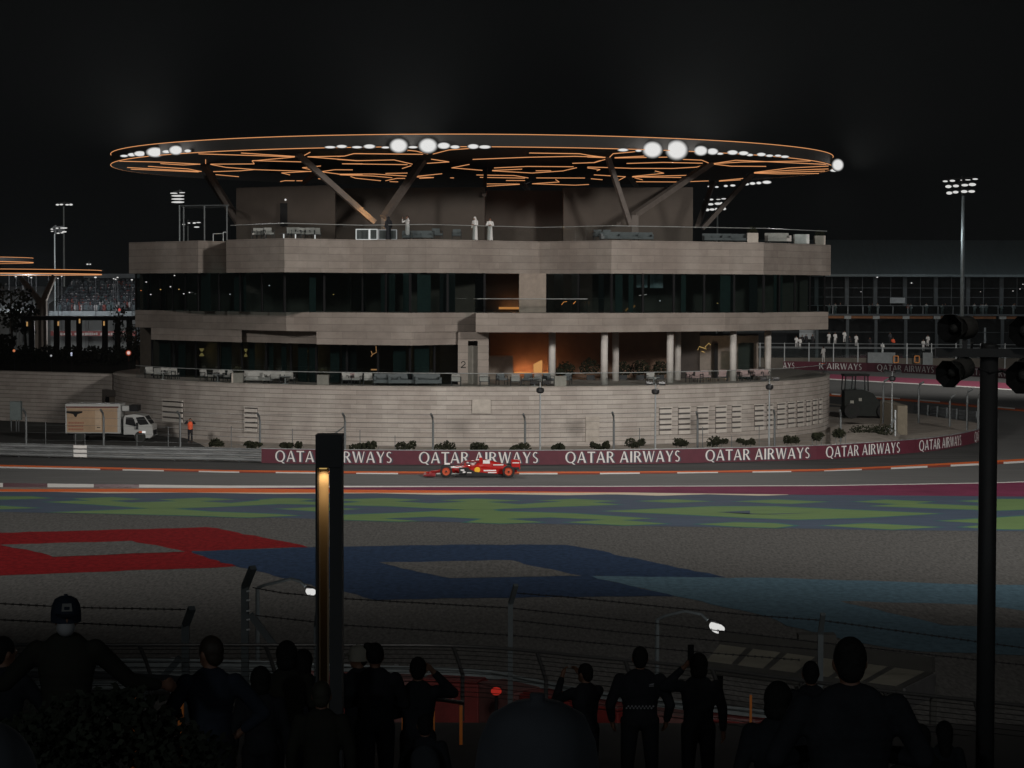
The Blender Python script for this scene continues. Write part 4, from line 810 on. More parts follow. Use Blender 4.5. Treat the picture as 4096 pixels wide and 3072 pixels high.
for px, yt in ((105, 1634), (415, 1637), (721, 1645), (1040, 1652), (1380, 1652), (1732, 1654), (2100, 1655), (2455, 1648), (2790, 1647), (3098, 1640), (3362, 1640)):
    D = 150 if px > 1000 else 153; D += max(0, (px - 2600) * .012); p = at(px, 1800, D); zt = at(px, yt, D).z
    MB().tube([(p.x, D, .02), (p.x, D, zt - .55), (p.x - .03, D - .12, zt - .25), (p.x - .12, D - .45, zt)], .075, 8).build('post', CFM, cf); tops.append(Vector((p.x, D, zt)))
for px, yt in ((183, 1688), (302, 1736), (340, 1736), (548, 1740), (673, 1706), (925, 1705), (1170, 1715), (1440, 1720), (1580, 1742), (2426, 1768), (2558, 1712), (2810, 1708), (2926, 1742), (3036, 1700)):
    D = 149.5 + max(0, (px - 2600) * .012) + (2 if px < 1000 else 0); p = at(px, 1800, D); MB().cyl((p.x, D, .02), (p.x, D, at(px, yt, D).z), .028, n=6).build('stake', CFM, cf)
m = MB()
for dz in (-.1, -.6, -1.1, -1.6, -2.1):
    m.tube([t_ + Vector((0, 0, dz)) for t_ in tops], .010, 3)
m.build('wire', CFM, cf)
p = at(1380, 1704, 150); MB().beam(p, at(1325, 1745, 150.5), .07).build('brace', CFM, cf)
def lamp_pole(px, ytop, D, label, base=.03):
    p = at(px, ytop, D); t = thing('lamp_pole', label, 'lamp pole', (p.x, D, base), 'twin headed poles behind the barrier')
    MB().cyl((p.x, D, base), (p.x, D, p.z), .075, .05, 10).build('pole', GREYM, t)
    MB().beam((p.x - .35, D, p.z), (p.x + .35, D, p.z), .05).build('crossarm', DARKM, t)
    for s in (-1, 1): MB().box((p.x + s * .42, D - .12, p.z + .02), (.42, .55, .12), mat=Matrix.Rotation(.2, 3, 'X')).build('lamp_head', M('unlit_lamp_head', (.05, .052, .055), .4, .4), t)
    m = MB(); m.lathe([(.16, 0), (.26, .1), (.26, .3), (.1, .38)], (p.x, D, p.z - .7), 10); m.build('control_box', DARKM, t)
    return t
lamp_pole(2161, 1530, 151, 'slim grey pole with twin dark lamp heads in front of the terrace centre'); lamp_pole(2622, 1535, 151.5, 'slim grey pole with twin dark lamp heads right of the centre, left of the louvres'); lamp_pole(3078, 1517, 155, 'slim grey pole with twin dark lamp heads near the right end of the round wall'); lamp_pole(3569, 1487, 172, 'tall grey pole with twin dark lamp heads beside the dark loader')
t = thing('camera_post', 'leaning braced steel post with white boxes near the stone pillar', 'post', tuple(gnd(3575, 1790, .03)))
p, q = at(3581, 1640, 168), at(3581, 1790, 168); MB().beam(q, p, .1).build('upright', GREYM, t); MB().beam(at(3517, 1775, 167), at(3581, 1672, 168), .1).build('brace', GREYM, t)
for i, (px, y0, y1, D) in enumerate(((3532, 1515, 1725, 182), (3674, 1527, 1665, 190), (3799, 1580, 1660, 185), (3868, 1555, 1690, 180), (3912, 1570, 1700, 178))):
    p, q = at(px, y1 + 20, D), at(px, y0, D); t = thing('fence_post', f'curved top catch fence post by the far guard rail, {ORD[i]} from the left', 'fence post', (p.x, D, .2), 'fence posts along the infield tip')
    MB().tube([(p.x, D, .1), (p.x, D, q.z - .5), (q.x + .1, D, q.z - .2), (q.x + .45, D, q.z)], .09, 8).build('post', CFM, t)
p = at(3603, 1690, 176); m = MB(); z1 = at(3603, 1621, 176).z; m.prism([(p.x - .42, 175), (p.x + .42, 175.5), (p.x + .5, 184), (p.x - .3, 184)], -.02, z1); m = m.build('stone_pillar', M('old_stone', (.19, .165, .125), .9), None, off=Vector((p.x, 176, 0))); m.location = (p.x, 176, 0); tag(m, 'squat beige stone wall end on the infield tip beside the guard rail', 'wall')
# bank of sand by the loader
m = MB(); Q = [gnd(3322, 1700, .3), gnd(3560, 1692, .3), gnd(3600, 1740, .3), gnd(3580, 1790, .3), gnd(3420, 1805, .3), gnd(3322, 1800, .3)]
c = sum(Q, Vector()) / len(Q) + Vector((0, 3, .8)); m.add(Q + [c], [(i, (i + 1) % 6, 6) for i in range(6)]); struct('sand_bank', m, SAND, True)

# ================================================================== dark loader parked by the round wall
D = 199; k = D / F; LB = at(3470, 1668, D)
lo = thing('loader', 'dark recovery loader with a framed cab and sloping bonnet beside the round wall', 'loader', (LB.x, D, .03))
LDM = M('loader_body', (.018, .021, .019), .6, spec=.15); X = lambda px: at(px, 1600, D).x; Z = lambda y: at(3470, y, D).z
m = MB(); prof = [(3372, 1648), (3372, 1560), (3440, 1556), (3462, 1562), (3486, 1572), (3505, 1600), (3540, 1622), (3566, 1650), (3560, 1664), (3400, 1660)]
P0 = [Vector((X(x), D - 1.0, Z(y))) for x, y in prof]; P1 = [v + Vector((0, 2, 0)) for v in P0]; n = len(P0)
m.poly(P0); m.poly(list(reversed(P1))); [m.poly([P0[i], P1[i], P1[(i + 1) % n], P0[(i + 1) % n]]) for i in range(n)]; m.build('body', LDM, lo, bevel=.05)
m = MB()
for x in (3372, 3412, 3466):
    for y in (D - .95, D + .95): m.beam((X(x), y, Z(1562)), (X(x + (4 if x < 3460 else -2)), y, Z(1503)), .09)
for y in (D - .95, D + .95): m.beam((X(3374), y, Z(1502)), (X(3466), y, Z(1500)), .1)
for x in (3374, 3466): m.beam((X(x), D - .95, Z(1502)), (X(x), D + .95, Z(1502)), .1)
m.build('cab_frame', BLACKM, lo); MB().bb(X(3370), X(3470), D - 1.05, D + 1.05, Z(1501), Z(1496)).build('cab_roof', LDM, lo)
MB().bb(X(3376), X(3464), D - .93, D - .91, Z(1560), Z(1504)).build('cab_glass', GLASSC, lo)
for x in (3400, 3530):
    for y in (D - 1.15, D + 1.15): m = MB(); m.cyl((X(x), y - .2, .68), (X(x), y + .2, .68), .65, n=20); w_ = m.build('wheel', M('tyre_rubber', (.02, .02, .02), .85), lo); MB().cyl((X(x), y - .22, .68), (X(x), y + .22, .68), .3, n=14).build('rim', LDM, w_)
for a, b, c, e in ((3394, 3408, 1600, 1622), (3428, 3440, 1590, 1602)): MB().bb(X(a), X(b), D - 1.04, D - 1.0, Z(e), Z(c)).build('decal', M('pale_decal', (.35, .34, .30)), lo)

# ================================================================== racing car
def racing_car():
    RED = M('racing_red', (.37, .012, .010), .25, coat=.6, var=.08); CARB = M('carbon_black', (.014, .014, .015), .4); YEL = M('yellow_emblem', (.75, .40, .02), .5); WH = M('race_white', (.70, .68, .68), .4); TYRE = M('tyre_rubber', (.02, .02, .02), .85); RIM = M('blurred_orange_rim', (.42, .065, .022), .6, var=.4, scale=14); WINE = M('dull_red', (.22, .02, .025), .4)
    c = thing('racing_car', 'red open wheel racing car with orange rims speeding along the track', 'racing car', (0, 0, 0), world=False)
    # nose to the left (-x); sections (x, half width, z low, z high)
    m = MB(); S = [(-3.0, .06, .16, .22), (-2.3, .13, .20, .40), (-1.7, .20, .20, .55), (-1.1, .29, .18, .63), (-.75, .34, .14, .66), (-.1, .34, .12, .70), (.15, .30, .12, .98), (.45, .24, .12, 1.02), (1.0, .17, .14, .90), (1.7, .12, .18, .70), (2.35, .08, .24, .50)]
    n = 12; V = []
    for x, hw, z0, z1 in S:
        for i in range(n):
            a = 2 * PI * i / n; V.append(Vector((x, hw * math.copysign(abs(math.cos(a)) ** .7, math.cos(a)), (z0 + z1) / 2 + (z1 - z0) / 2 * math.copysign(abs(math.sin(a)) ** .8, math.sin(a)))))
    fs = [(j * n + i, j * n + (i + 1) % n, (j + 1) * n + (i + 1) % n, (j + 1) * n + i) for j in range(len(S) - 1) for i in range(n)] + [tuple(range(n)), tuple(range((len(S) - 1) * n, len(S) * n))]
    m.add(V, fs); m.build('body', RED, c, True)
    for s in (-1, 1):
        m = MB(); P = [(-.55, .30, .30, .62, .55), (-.35, .28, .26, .66, .72), (.4, .25, .2, .62, .74), (1.2, .2, .16, .50, .55), (1.85, .16, .14, .36, .30)]; V = []
        for x, y0, z0, z1, y1 in P: V += [Vector((x, s * y0, z0)), Vector((x, s * y1, z0 + .03)), Vector((x, s * y1, z1 - .08)), Vector((x, s * (y1 - .1), z1)), Vector((x, s * y0, z1))]
        m.add(V, [(j * 5 + i, j * 5 + (i + 1) % 5, (j + 1) * 5 + (i + 1) % 5, (j + 1) * 5 + i) for j in range(4) for i in range(5)] + [(0, 1, 2, 3, 4), (20, 21, 22, 23, 24)]); sp = m.build('sidepod', RED, c)
        MB().cyl((.02, s * .735, .44), (.02, s * .755, .44), .17, n=16).build('emblem', YEL, sp)
        q = MB(); q.box((.75, s * .66, .40), (.75, .02, .07), -s * .22); q.box((.9, s * .63, .28), (.5, .02, .06), -s * .22); q.build('sponsor_marks', WH, sp)
        MB().bb(-.52, -.2, s * .745, s * .75, .30, .36).build('mark', WH, sp)
        MB().bb(-1.05, -.2, s * .42, s * .62, .17, .56).build('barge_board', CARB, c)
        q = MB(); q.box((-.85, s * .635, .42), (.22, .02, .08)); q.box((-.75, s * .635, .30), (.16, .02, .09)); q.box((-.45, s * .76, .28), (.26, .02, .05)); q.build('sponsor_marks', WH, c)
    MB().bb(-1.25, 2.1, -.75, .75, .05, .12).build('floor', CARB, c)
    for s in (-1, 1):
        m = MB(); q = lambda x, z: Vector((x, s * .76, z)); P = [q(-.62, .12), q(1.4, .12), q(1.25, .2), q(.5, .27), q(-.1, .33), q(-.35, .46), q(-.62, .52)]; m.poly(P); m.poly([v - Vector((0, s * .05, 0)) for v in reversed(P)]); m.build('undercut', CARB, c)
    m = MB(); m.box((-2.85, 0, .13), (.55, 1.9, .03), mat=Matrix.Rotation(.06, 3, 'Y')); m.box((-2.66, 0, .19), (.3, 1.86, .025), mat=Matrix.Rotation(.25, 3, 'Y')); fw = m.build('front_wing', WINE, c)
    for s in (-1, 1): m = MB(); P = [Vector((x, s * .95, z)) for x, z in ((-3.12, .08), (-2.42, .08), (-2.42, .30), (-2.7, .27), (-3.12, .13))]; m.poly(P); m.poly([v - Vector((0, s * .02, 0)) for v in reversed(P)]); m.build('end_plate', WINE, fw)
    m = MB(); m.box((2.30, 0, .88), (.34, .96, .03), mat=Matrix.Rotation(-.2, 3, 'Y')); m.box((2.42, 0, .94), (.2, .96, .03), mat=Matrix.Rotation(-.5, 3, 'Y')); m.box((2.3, 0, .45), (.25, .9, .03)); rw = m.build('rear_wing', RED, c)
    for s in (-1, 1): MB().box((2.28, s * .49, .72), (.50, .025, .50)).build('end_plate', RED, rw); MB().box((2.28, s * .505, .84), (.40, .012, .06)).build('mark', WH, rw); MB().box((2.28, s * .508, .52), (.40, .012, .14)).build('mark', CARB, rw)
    MB().beam((2.05, 0, .5), (2.25, 0, .86), .06).build('wing_pylon', CARB, rw)
    for x, s in ((-1.8, -1), (-1.8, 1), (1.85, -1), (1.85, 1)):
        r = .355; wd = .32 if x < 0 else .40; y = s * (.98 - wd / 2)
        m = MB(); m.lathe([(r - .11, -wd / 2), (r - .03, -wd / 2), (r, -wd / 2 + .04), (r, wd / 2 - .04), (r - .03, wd / 2), (r - .11, wd / 2)], (x, y, r), 28, Matrix.Rotation(PI / 2, 3, 'X')); wl_ = m.build('wheel', TYRE, c, True)
        m = MB(); m.lathe([(.0, -.02), (.06, -.03), (.07, 0), (.19, .0), (.22, -.03)], (x, y + s * (wd / 2 - .01), r), 24, Matrix.Rotation(PI / 2 * (1 if s < 0 else -1) * -1, 3, 'X')); m.build('rim', RIM, wl_, True); MB().cyl((x, y + s * (wd / 2 - .03), r), (x, y + s * (wd / 2 + .03), r), .055, n=10).build('hub', CARB, wl_)
        m = MB(); m.beam((x + .25, s * .15, .42), (x, y - s * wd / 2, .45), .03); m.beam((x - .2, s * .12, .3), (x, y - s * wd / 2, .28), .03); m.build('suspension', CARB, c)
    m = MB(); m.tube([(-1.0, 0, .66), (-.85, 0, .84), (-.6, .22, .90), (-.1, .30, .90), (.2, .28, .84)], .035, 6); m.tube([(-.85, 0, .84), (-.6, -.22, .90), (-.1, -.30, .90), (.2, -.28, .84)], .035, 6); m.build('halo', WINE, c)
    m = MB(); m.ell((-.25, 0, .80), (.16, .13, .15), 12, 8); m.build('driver_helmet', WH, c, True)
    MB().box((.55, -.255, .88), (.40, .02, .20)).build('white_panel', WH, c); MB().box((.55, .255, .88), (.40, .02, .20)).build('white_panel', WH, c)
    MB().bb(.12, .32, -.12, .12, .96, 1.12).build('roll_hoop', RED, c); MB().box((.2, 0, 1.14), (.14, .05, .05)).build('onboard_camera', WH, c)
    for s in (-1, 1): MB().box((-1.75, s * .33, .74), (.32, .03, .05)).build('wheel_winglet', WH, c); MB().box((-.7, s * .52, .74), (.12, .14, .06)).build('mirror', RED, c)
    for s in (-1, 1): q = MB(); q.box((-1.2, s * .30, .55), (.7, .02, .05), -s * .10); q.box((1.25, s * .22, .70), (.6, .02, .06), -s * .12); q.build('white_stripe', WH, c)
    return c
car = racing_car(); p = gnd(1908, 1906); car.location = (p.x, p.y, .006); car.rotation_euler = (0, 0, .01)
OFF[car.name] = Vector((0, 0, 0))

# ================================================================== delivery truck and marshal
D = 164; TB = at(445, 1752, D)
tr = thing('delivery_truck', 'white refrigerated delivery truck with a tan box body by the stone wall', 'truck', (TB.x, D, .036))
X = lambda px: at(px, 1700, D).x; Z = lambda y: at(445, y, D).z
tW = M('truck_white', (.33, .335, .33), .4, coat=.3, var=.05); tT = M('tan_box_panel', (.31, .21, .13), .6, var=.22, scale=.7); tyre = MATS['tyre_rubber']
x0, x1, xc = X(261), X(482), X(611); z1, z0 = Z(1616), Z(1734)
bx = MB(); bx.bb(x0, x1, D, D + 2.1, z0, z1); bx.build('box_body', tW, tr, bevel=.03)
MB().bb(x0 + .12, X(470), D - .012, D, Z(1729), Z(1633)).build('side_panel', tT, tr); MB().bb(x0 + .05, X(474), D - .02, D, Z(1632), Z(1626)).build('top_trim', M('dark_red_trim', (.10, .03, .02)), tr)
dr = MB().bb(X(381), X(406), D - .03, D - .013, Z(1720), Z(1640)).build('side_door', M('door_panel', (.40, .30, .21), .6), tr); MB().bb(X(388), X(402), D - .04, D - .03, Z(1712), Z(1709)).build('door_handle', BLACKM, dr)
m = MB(); q = lambda x, y: Vector((X(x), D - .02, Z(y)))
m.poly([q(266, 1645), q(330, 1645), q(330, 1651), q(311, 1657), q(306, 1668), q(300, 1668), q(293, 1657), q(266, 1652)]); m.build('emblem', BLACKM, tr)
m = MB()
for y in (1688, 1701, 1714):
    x = 274
    while x < 332: w_ = rnd.uniform(3, 7); m.poly([q(x, y + 7), q(x + w_, y + 7), q(x + w_, y), q(x, y)]); x += w_ + 1.6
m.build('faded_lettering', M('faded_red_print', (.26, .10, .065), .7), tr)
cab = [(494, 1738), (494, 1672), (500, 1662), (536, 1657), (560, 1660), (578, 1664), (600, 1696), (609, 1700), (611, 1742), (600, 1752), (560, 1750), (530, 1738)]
m = MB(); P0 = [Vector((X(x), D + .02, Z(y))) for x, y in cab]; P1 = [v + Vector((0, 2.0, 0)) for v in P0]; n = len(P0)
m.poly(P0); m.poly(list(reversed(P1))); [m.poly([P0[i], P1[i], P1[(i + 1) % n], P0[(i + 1) % n]]) for i in range(n)]; cb = m.build('cab', tW, tr, bevel=.04)
m = MB(); q = lambda x, y: Vector((X(x), D + .005, Z(y))); m.poly([q(502, 1697), q(540, 1705), q(544, 1702), q(536, 1676), q(530, 1670), q(504, 1669)]); m.build('side_window', BLACKM, cb)
m = MB(); m.poly([Vector((X(579.5), D + .15, Z(1665))), Vector((X(579.5), D + 1.85, Z(1665))), Vector((X(601.5), D + 1.85, Z(1696))), Vector((X(601.5), D + .15, Z(1696)))]); m.build('windscreen', BLACKM, cb)
m = MB(); m.poly([q(543, 1670), q(576, 1666), q(596, 1697), q(560, 1700), q(552, 1692)]); m.build('corner_window', BLACKM, cb)
MB().bb(X(604), X(612.5), D + .3, D + 1.7, Z(1742), Z(1722)).build('grille', BLACKM, cb)
MB().bb(X(568), X(582), D + .0, D + .03, Z(1732), Z(1724)).build('headlight', LAMPW, cb); MB().bb(X(555), X(567), D, D + .03, Z(1731), Z(1724)).build('indicator', M('orange_lens', (.5, .12, .05), .3), cb)
MB().bb(X(546), X(552), D - .2, D, Z(1716), Z(1690)).build('mirror', BLACKM, cb)
MB().bb(X(484), X(520), D + .35, D + 1.7, Z(1645), Z(1624)).build('fridge_unit', tW, tr, bevel=.03); MB().bb(X(514), X(548), D + .3, D + 1.75, Z(1646), Z(1622)).build('fridge_grille', BLACKM, tr)
MB().bb(x0 + .1, X(600), D + .35, D + 1.7, .50, Z(1733)).build('chassis', BLACKM, tr)
for px in (315, 560):
    for y in (D + .12, D + 1.95): m = MB(); m.cyl((X(px), y - .11, .44), (X(px), y + .11, .44), .40, n=22); w_ = m.build('wheel', tyre, tr); MB().cyl((X(px), y - .115, .44), (X(px), y + .115, .44), .2, n=14).build('rim', LDM, w_)
# ================================================================== people
SKIN = M('skin', (.22, .11, .07), .55, var=.08); HAIRD = M('dark_hair', (.017, .016, .015), .8, spec=.1, var=.4, scale=40); BLK = M('black_cloth', (.027, .028, .032), .95, spec=.05, var=.3, scale=6); NAVY = M('navy_cloth', (.028, .034, .048), .95, spec=.05, var=.3, scale=6)
WCL = M('white_cloth', (.62, .61, .60), .8, var=.06); DKTR = M('dark_trousers', (.024, .024, .027), .95, spec=.05); ORV = M('orange_vest', (.75, .10, .03), .6, var=.1); SLATE = M('slate_cloth', (.034, .037, .043), .9, var=.25, scale=9); BEIGE = M('beige_cloth', (.24, .20, .16), .85); OLIVE = M('olive_cloth', (.030, .029, .023), .95, spec=.05)
POSES = {'down': ((.255, -.02, 1.14), (.27, .06, .88)), 'rail': ((.30, .14, 1.17), (.26, .42, 1.10)), 'phone': ((.30, .24, 1.27), (.13, .36, 1.55)), 'high': ((.26, .22, 1.38), (.12, .34, 1.70)),
         'ear': ((.36, .14, 1.36), (.15, .06, 1.60)), 'hips': ((.40, -.02, 1.16), (.24, .04, 1.02)), 'lean': ((.40, -.16, 1.16), (.60, -.30, 1.10)), 'fold': ((.27, .10, 1.14), (.02, .26, 1.16))}
def remesh(o, vox, parent_smooth=True):
    md = o.modifiers.new('remesh', 'REMESH'); md.mode = 'VOXEL'; md.voxel_size = vox; md.use_smooth_shade = True
    sm = o.modifiers.new('soften', 'SMOOTH'); sm.factor = .5; sm.iterations = 2
    return o
def person(label, loc, rz=0., h=1.75, arms=('down', 'down'), top=BLK, legs=DKTR, hair='short', cap=None, cap_drop=0., group=None, vox=.012, robe=None, turn=0., lean=0., wide=1.0, face=False, vest=None, skin=SKIN, hairm=HAIRD, feet=.11, seated=False):
    """one continuous body with clothes and hair as children; local x right, y ahead, z up, at 1.75 m"""
    W_ = lambda *p: Vector((p[0] * wide, p[1] + lean * max(0, p[2] - .9), p[2]))
    b = MB(); hip, kn, an = .93, .50, .08
    hc = W_(0, .02, 1.625); T = Matrix.Rotation(turn, 3, 'Z')
    def hp(x, y, z): return hc + T @ Vector((x, y, z))
    b.ell(hc, (.078, .098, .118), 16, 12, T); b.ell(hp(0, .035, -.062), (.055, .062, .062), 12, 8, T); b.cap(W_(0, -.005, 1.44), W_(0, .012, 1.57), .056, .05, 12)
    b.ell(hp(0, .102, -.012), (.014, .022, .024), 8, 6, T)
    for s in (-1, 1): b.ell(hp(s * .080, .0, -.010), (.014, .026, .034), 8, 6, T)
    c = MB(); lg = MB(); sh = MB()
    def both(f): f(b, 0.); 
    tor = [(0, 0, .98, .15, .105), (0, .0, 1.10, .145, .10), (0, .005, 1.26, .17, .115), (0, 0, 1.36, .175, .105), (0, -.005, 1.43, .12, .075)]
    for mb, g in ((b, 0), (c, .016)):
        for (x0, y0, za, ra, da), (x1, y1, zb, rb, db) in zip(tor, tor[1:]):
            for k in range(4): t = k / 3; mb.ell(W_(0, y0 + (y1 - y0) * t, za + (zb - za) * t), ((ra + (rb - ra) * t + g) * wide, da + (db - da) * t + g, .08 + g), 16, 8)
    for s, pn in ((-1, arms[0]), (1, arms[1])):
        e, wv = POSES[pn] if isinstance(pn, str) else pn
        S0 = W_(s * .185, 0, 1.40); E = W_(s * e[0], e[1], e[2]); Wr = W_(s * wv[0], wv[1], wv[2])
        for mb, g in ((b, 0), (c, .015)):
            mb.cap(S0, E, .055 + g, .042 + g, 12); mb.cap(E, E.lerp(Wr, .86 if g else 1), .042 + g, .030 + g * .8, 12)
        d = (Wr - E).normalized(); u = Vector((-s, 0, .2)); u = (u - d * u.dot(d)).normalized(); side = d.cross(u)
        pc = Wr + d * .05; b.cap(Wr, Wr + d * .075, .026, .030, 8); b.ell(pc, (.03, .03, .035), 8, 6)
        for fi, fl in enumerate((.070, .082, .078, .060)):
            r0 = Wr + d * .08 + side * (.030 - .020 * fi); m1 = r0 + d * fl * .5 + u * .006; b.cap(r0, m1, .0105, .010, 6); b.cap(m1, m1 + d * fl * .35 + u * .026, .010, .0085, 6)
        t0 = Wr + d * .025 + side * .028; b.cap(t0, t0 + d * .035 + side * .03, .012, .011, 6); b.cap(t0 + d * .035 + side * .03, t0 + d * .068 + side * .026 + u * .012, .011, .009, 6)
    for s in (-1, 1):
        H_ = Vector((s * .09 * wide, 0, hip)); 
        if seated: K = Vector((s * .14, .44, hip - .02)); A_ = Vector((s * .14, .46, hip - .44))
        else: K = Vector((s * feet * 1.0, .015, kn)); A_ = Vector((s * feet, -.015, an))
        for mb, g in ((b, 0), (lg, .018)): mb.cap(H_, K, .085 + g, .056 + g, 12); mb.cap(K, A_, .055 + g, .040 + g * 1.2, 12)
        lg.ell((s * .06 * wide, 0, .95), (.125 * wide, .125, .10), 14, 8); b.cap(A_, A_ + Vector((0, .12, -.045)), .038, .03, 8); sh.cap(A_ + Vector((0, -.04, -.04)), A_ + Vector((s * .02, .15, -.05)), .045, .04, 10)
    body = remesh(b.build('person', skin), vox); tag(body, label, 'person', group)
    if robe:
        r = MB()
        for k in range(24): t = k / 23; r.ell((0, 0, .06 + 1.0 * t), ((.24 - .06 * t) * wide, .19 - .05 * t, .06), 14, 6)
        for (x0, y0, za, ra, da), (x1, y1, zb, rb, db) in zip(tor, tor[1:]): r.ell(W_(0, y0, za), ((ra + .02) * wide, da + .02, .10), 14, 8)
        r.v += c.v[0:0]; o = len(r.v); r.v += c.v; r.f += [tuple(i + o for i in f) for f in c.f]; r.m += c.m
        remesh(r.build('robe', robe, body), vox * 1.3)
    else:
        remesh(c.build('jacket', top, body), vox * 1.2); remesh(lg.build('trousers', legs, body), vox * 1.4)
    remesh(sh.build('shoes', BLACKM, body), vox * 1.3)
    hb = MB()
    if hair == 'short' and cap: hb.ell(hp(0, -.010, .012), (.082, .094, .098), 16, 12, T); hb.ell(hp(0, -.045, -.03), (.070, .052, .070), 12, 8, T)
    elif hair == 'short': hb.ell(hp(0, -.012, .022), (.088, .104, .112), 16, 12, T); hb.ell(hp(0, -.05, -.03), (.075, .06, .075), 12, 8, T)
    elif hair == 'big': hb.ell(hp(0, -.02, .02), (.105, .115, .13), 16, 12, T); hb.ell(hp(0, -.045, -.06), (.10, .085, .09), 12, 8, T)
    elif hair == 'long': hb.ell(hp(0, -.02, .02), (.098, .112, .122), 16, 12, T); hb.cap(hp(0, -.06, -.02), hp(0, -.085, -.22), .092, .07, 12)
    elif hair == 'bun': hb.ell(hp(0, -.015, .02), (.09, .105, .115), 16, 12, T); hb.ell(hp(-.07, -.02, .10), (.05, .05, .035), 10, 8, T)
    elif hair == 'scarf': hb.ell(hp(0, -.012, .015), (.10, .115, .125), 16, 12, T); hb.cap(hp(0, -.05, -.05), W_(0, -.06, 1.36), .105, .15, 12)
    if hair: 
        remesh(hb.build('head_scarf' if hair == 'scarf' else 'hair', robe or WCL if hair == 'scarf' else hairm, body), vox)
    if cap:
        k = MB(); k.lathe([(.099, -.035 - cap_drop), (.099, .0), (.098, .03), (.092, .07), (.075, .11), (.04, .13), (.012, .135), (.012, .145), (.0, .145)], hc + Vector((0, 0, .0)), 18, T @ Matrix.Diagonal((1, 1.15, 1)))
        for s in (0,):
            P = [hp(.075 * math.cos(a), .075 + .115 * math.sin(a), .03 - .012 * math.sin(a)) for a in [PI * i / 10 for i in range(11)]]; k.poly(P); k.poly([p - Vector((0, 0, .006)) for p in reversed(P)])
        k.build('cap', cap, body, True)
    if vest:
        k = MB()
        for (x0, y0, za, ra, da), (x1, y1, zb, rb, db) in zip(tor, tor[1:]):
            for q_ in range(4): t = q_ / 3; k.ell(W_(0, y0 + (y1 - y0) * t, za + (zb - za) * t), ((ra + (rb - ra) * t + .035) * wide, da + (db - da) * t + .035, .09), 16, 8)
        remesh(k.build('vest', vest, body), vox * 1.2)
    if face:
        ey = MB(); [ey.ell(hp(s * .030, .086, .004), (.012, .008, .008), 8, 6, T) for s in (-1, 1)]; ey.build('eyes', BLACKM, body)
        mo = MB(); mo.ell(hp(0, .094, -.066), (.022, .008, .006), 8, 6, T); mo.build('mouth', M('lips', (.25, .09, .07)), body)
    s = h / 1.75; body.location = loc; body.rotation_euler = (0, 0, rz); body.scale = (s, s, s)
    return body
# the marshal by the wall
p = at(761, 1722, 164); person('marshal in an orange vest and black clothes by the round wall near the truck', (p.x, 164, .03), PI, 1.76, ('ear', 'ear'), BLK, DKTR, 'short', vox=.022, face=True, vest=ORV)
# guests on the roof terrace
def roof_p(px, back, label, **k): 
    D = UD(px, back); p = at(px, 900, D); return person(label, (p.x, D, 14.593), vox=.024, group='guests on the roof terrace', **k)
roof_p(1554, .9, 'guest in a long black robe standing by the dimmer frame cube', rz=.4, h=1.68, robe=BLK, hair='scarf')
roof_p(1630, 1.6, 'guest in a white robe with raised arms behind the roof rail', rz=2.2, h=1.74, robe=WCL, hair='short', arms=('ear', 'phone'))
roof_p(1900, .9, 'guest in white robe and white head scarf, left of the pair by the rail', rz=2.6, h=1.74, robe=WCL, hair='scarf', arms=('fold', 'down'))
roof_p(1960, .9, 'guest in a white robe with dark hair and folded arms, right of the pair', rz=3.1, h=1.70, robe=WCL, hair='short', arms=('fold', 'fold'), face=True)
# far crowd by the pits and at the bend: one standing figure of each colour, copied
far = {}
def far_person(kind, loc, rz, label, group, h=1.72):
    top, legs, hair = {'white': (WCL, WCL, 'short'), 'black': (BLK, DKTR, 'short'), 'orange': (ORV, DKTR, 'short'), 'grey': (SLATE, DKTR, 'short')}[kind]
    if kind not in far: far[kind] = person(label, loc, rz, h, ('down', 'fold'), top, legs, hair, vox=.05, group=group); return far[kind]
    r = dup(far[kind], loc, rz, label, h / 1.75); r['group'] = group; return r

# ================================================================== the pit building across the infield
PD = 345; kp = PD / F; PX = lambda px: at(px, 1200, PD).x; PZ = lambda y: at(3700, y, PD).z
pb = thing('pit_building', 'long two storey pit building with arched garages and a sloping metal roof', 'building', (PX(3700), PD, 0))
x0, x1 = PX(2900), PX(4700); ROOFM = M('pit_roof_metal', (.12, .145, .15), .55, .2, var=.12, scale=.5, stretch=(6, .3, 1))
m = MB(); ze, zr = PZ(1098), PZ(1000) + 1.2
m.add([(x0, PD - 3, ze), (x1, PD - 3, ze), (x1, PD + 10, zr + .5), (x0, PD + 10, zr + .5), (x0, PD - 3, ze - .35), (x1, PD - 3, ze - .35), (x1, PD + 10, ze - .35), (x0, PD + 10, ze - .35)], [(0, 1, 2, 3), (4, 7, 6, 5), (0, 4, 5, 1), (3, 2, 6, 7), (0, 3, 7, 4), (1, 5, 6, 2)]); m.build('roof', ROOFM, pb)
PW = M('pit_wall_dark', (.014, .015, .016), .8, spec=.1); PC = M('pit_concrete', (.085, .095, .10), .7); PO = M('pit_timber_lintel', (.30, .12, .045), .7)
MB().bb(x0, x1, PD + 3, PD + 4, 0, ze - .36).build('rear_wall', PW, pb); MB().bb(x0, x1, PD - .6, PD + 3, PZ(1262) - .05, PZ(1256)).build('gallery_slab', PC, pb)
m = MB(); m.poly([(x0, PD - .5, PZ(1256)), (x1, PD - .5, PZ(1256)), (x1, PD - .5, PZ(1224)), (x0, PD - .5, PZ(1224))]); g = m.build('gallery_glass', GLASSD, pb)
MB().tube([(x0, PD - .5, PZ(1223)), (x1, PD - .5, PZ(1223))], .05, 5).build('handrail', GREYM, g)
for px in list(range(3270, 4400, 60)): MB().bb(PX(px) - .04, PX(px) + .04, PD - .52, PD - .44, PZ(1256), PZ(1223)).build('rail_post', GREYM, pb)
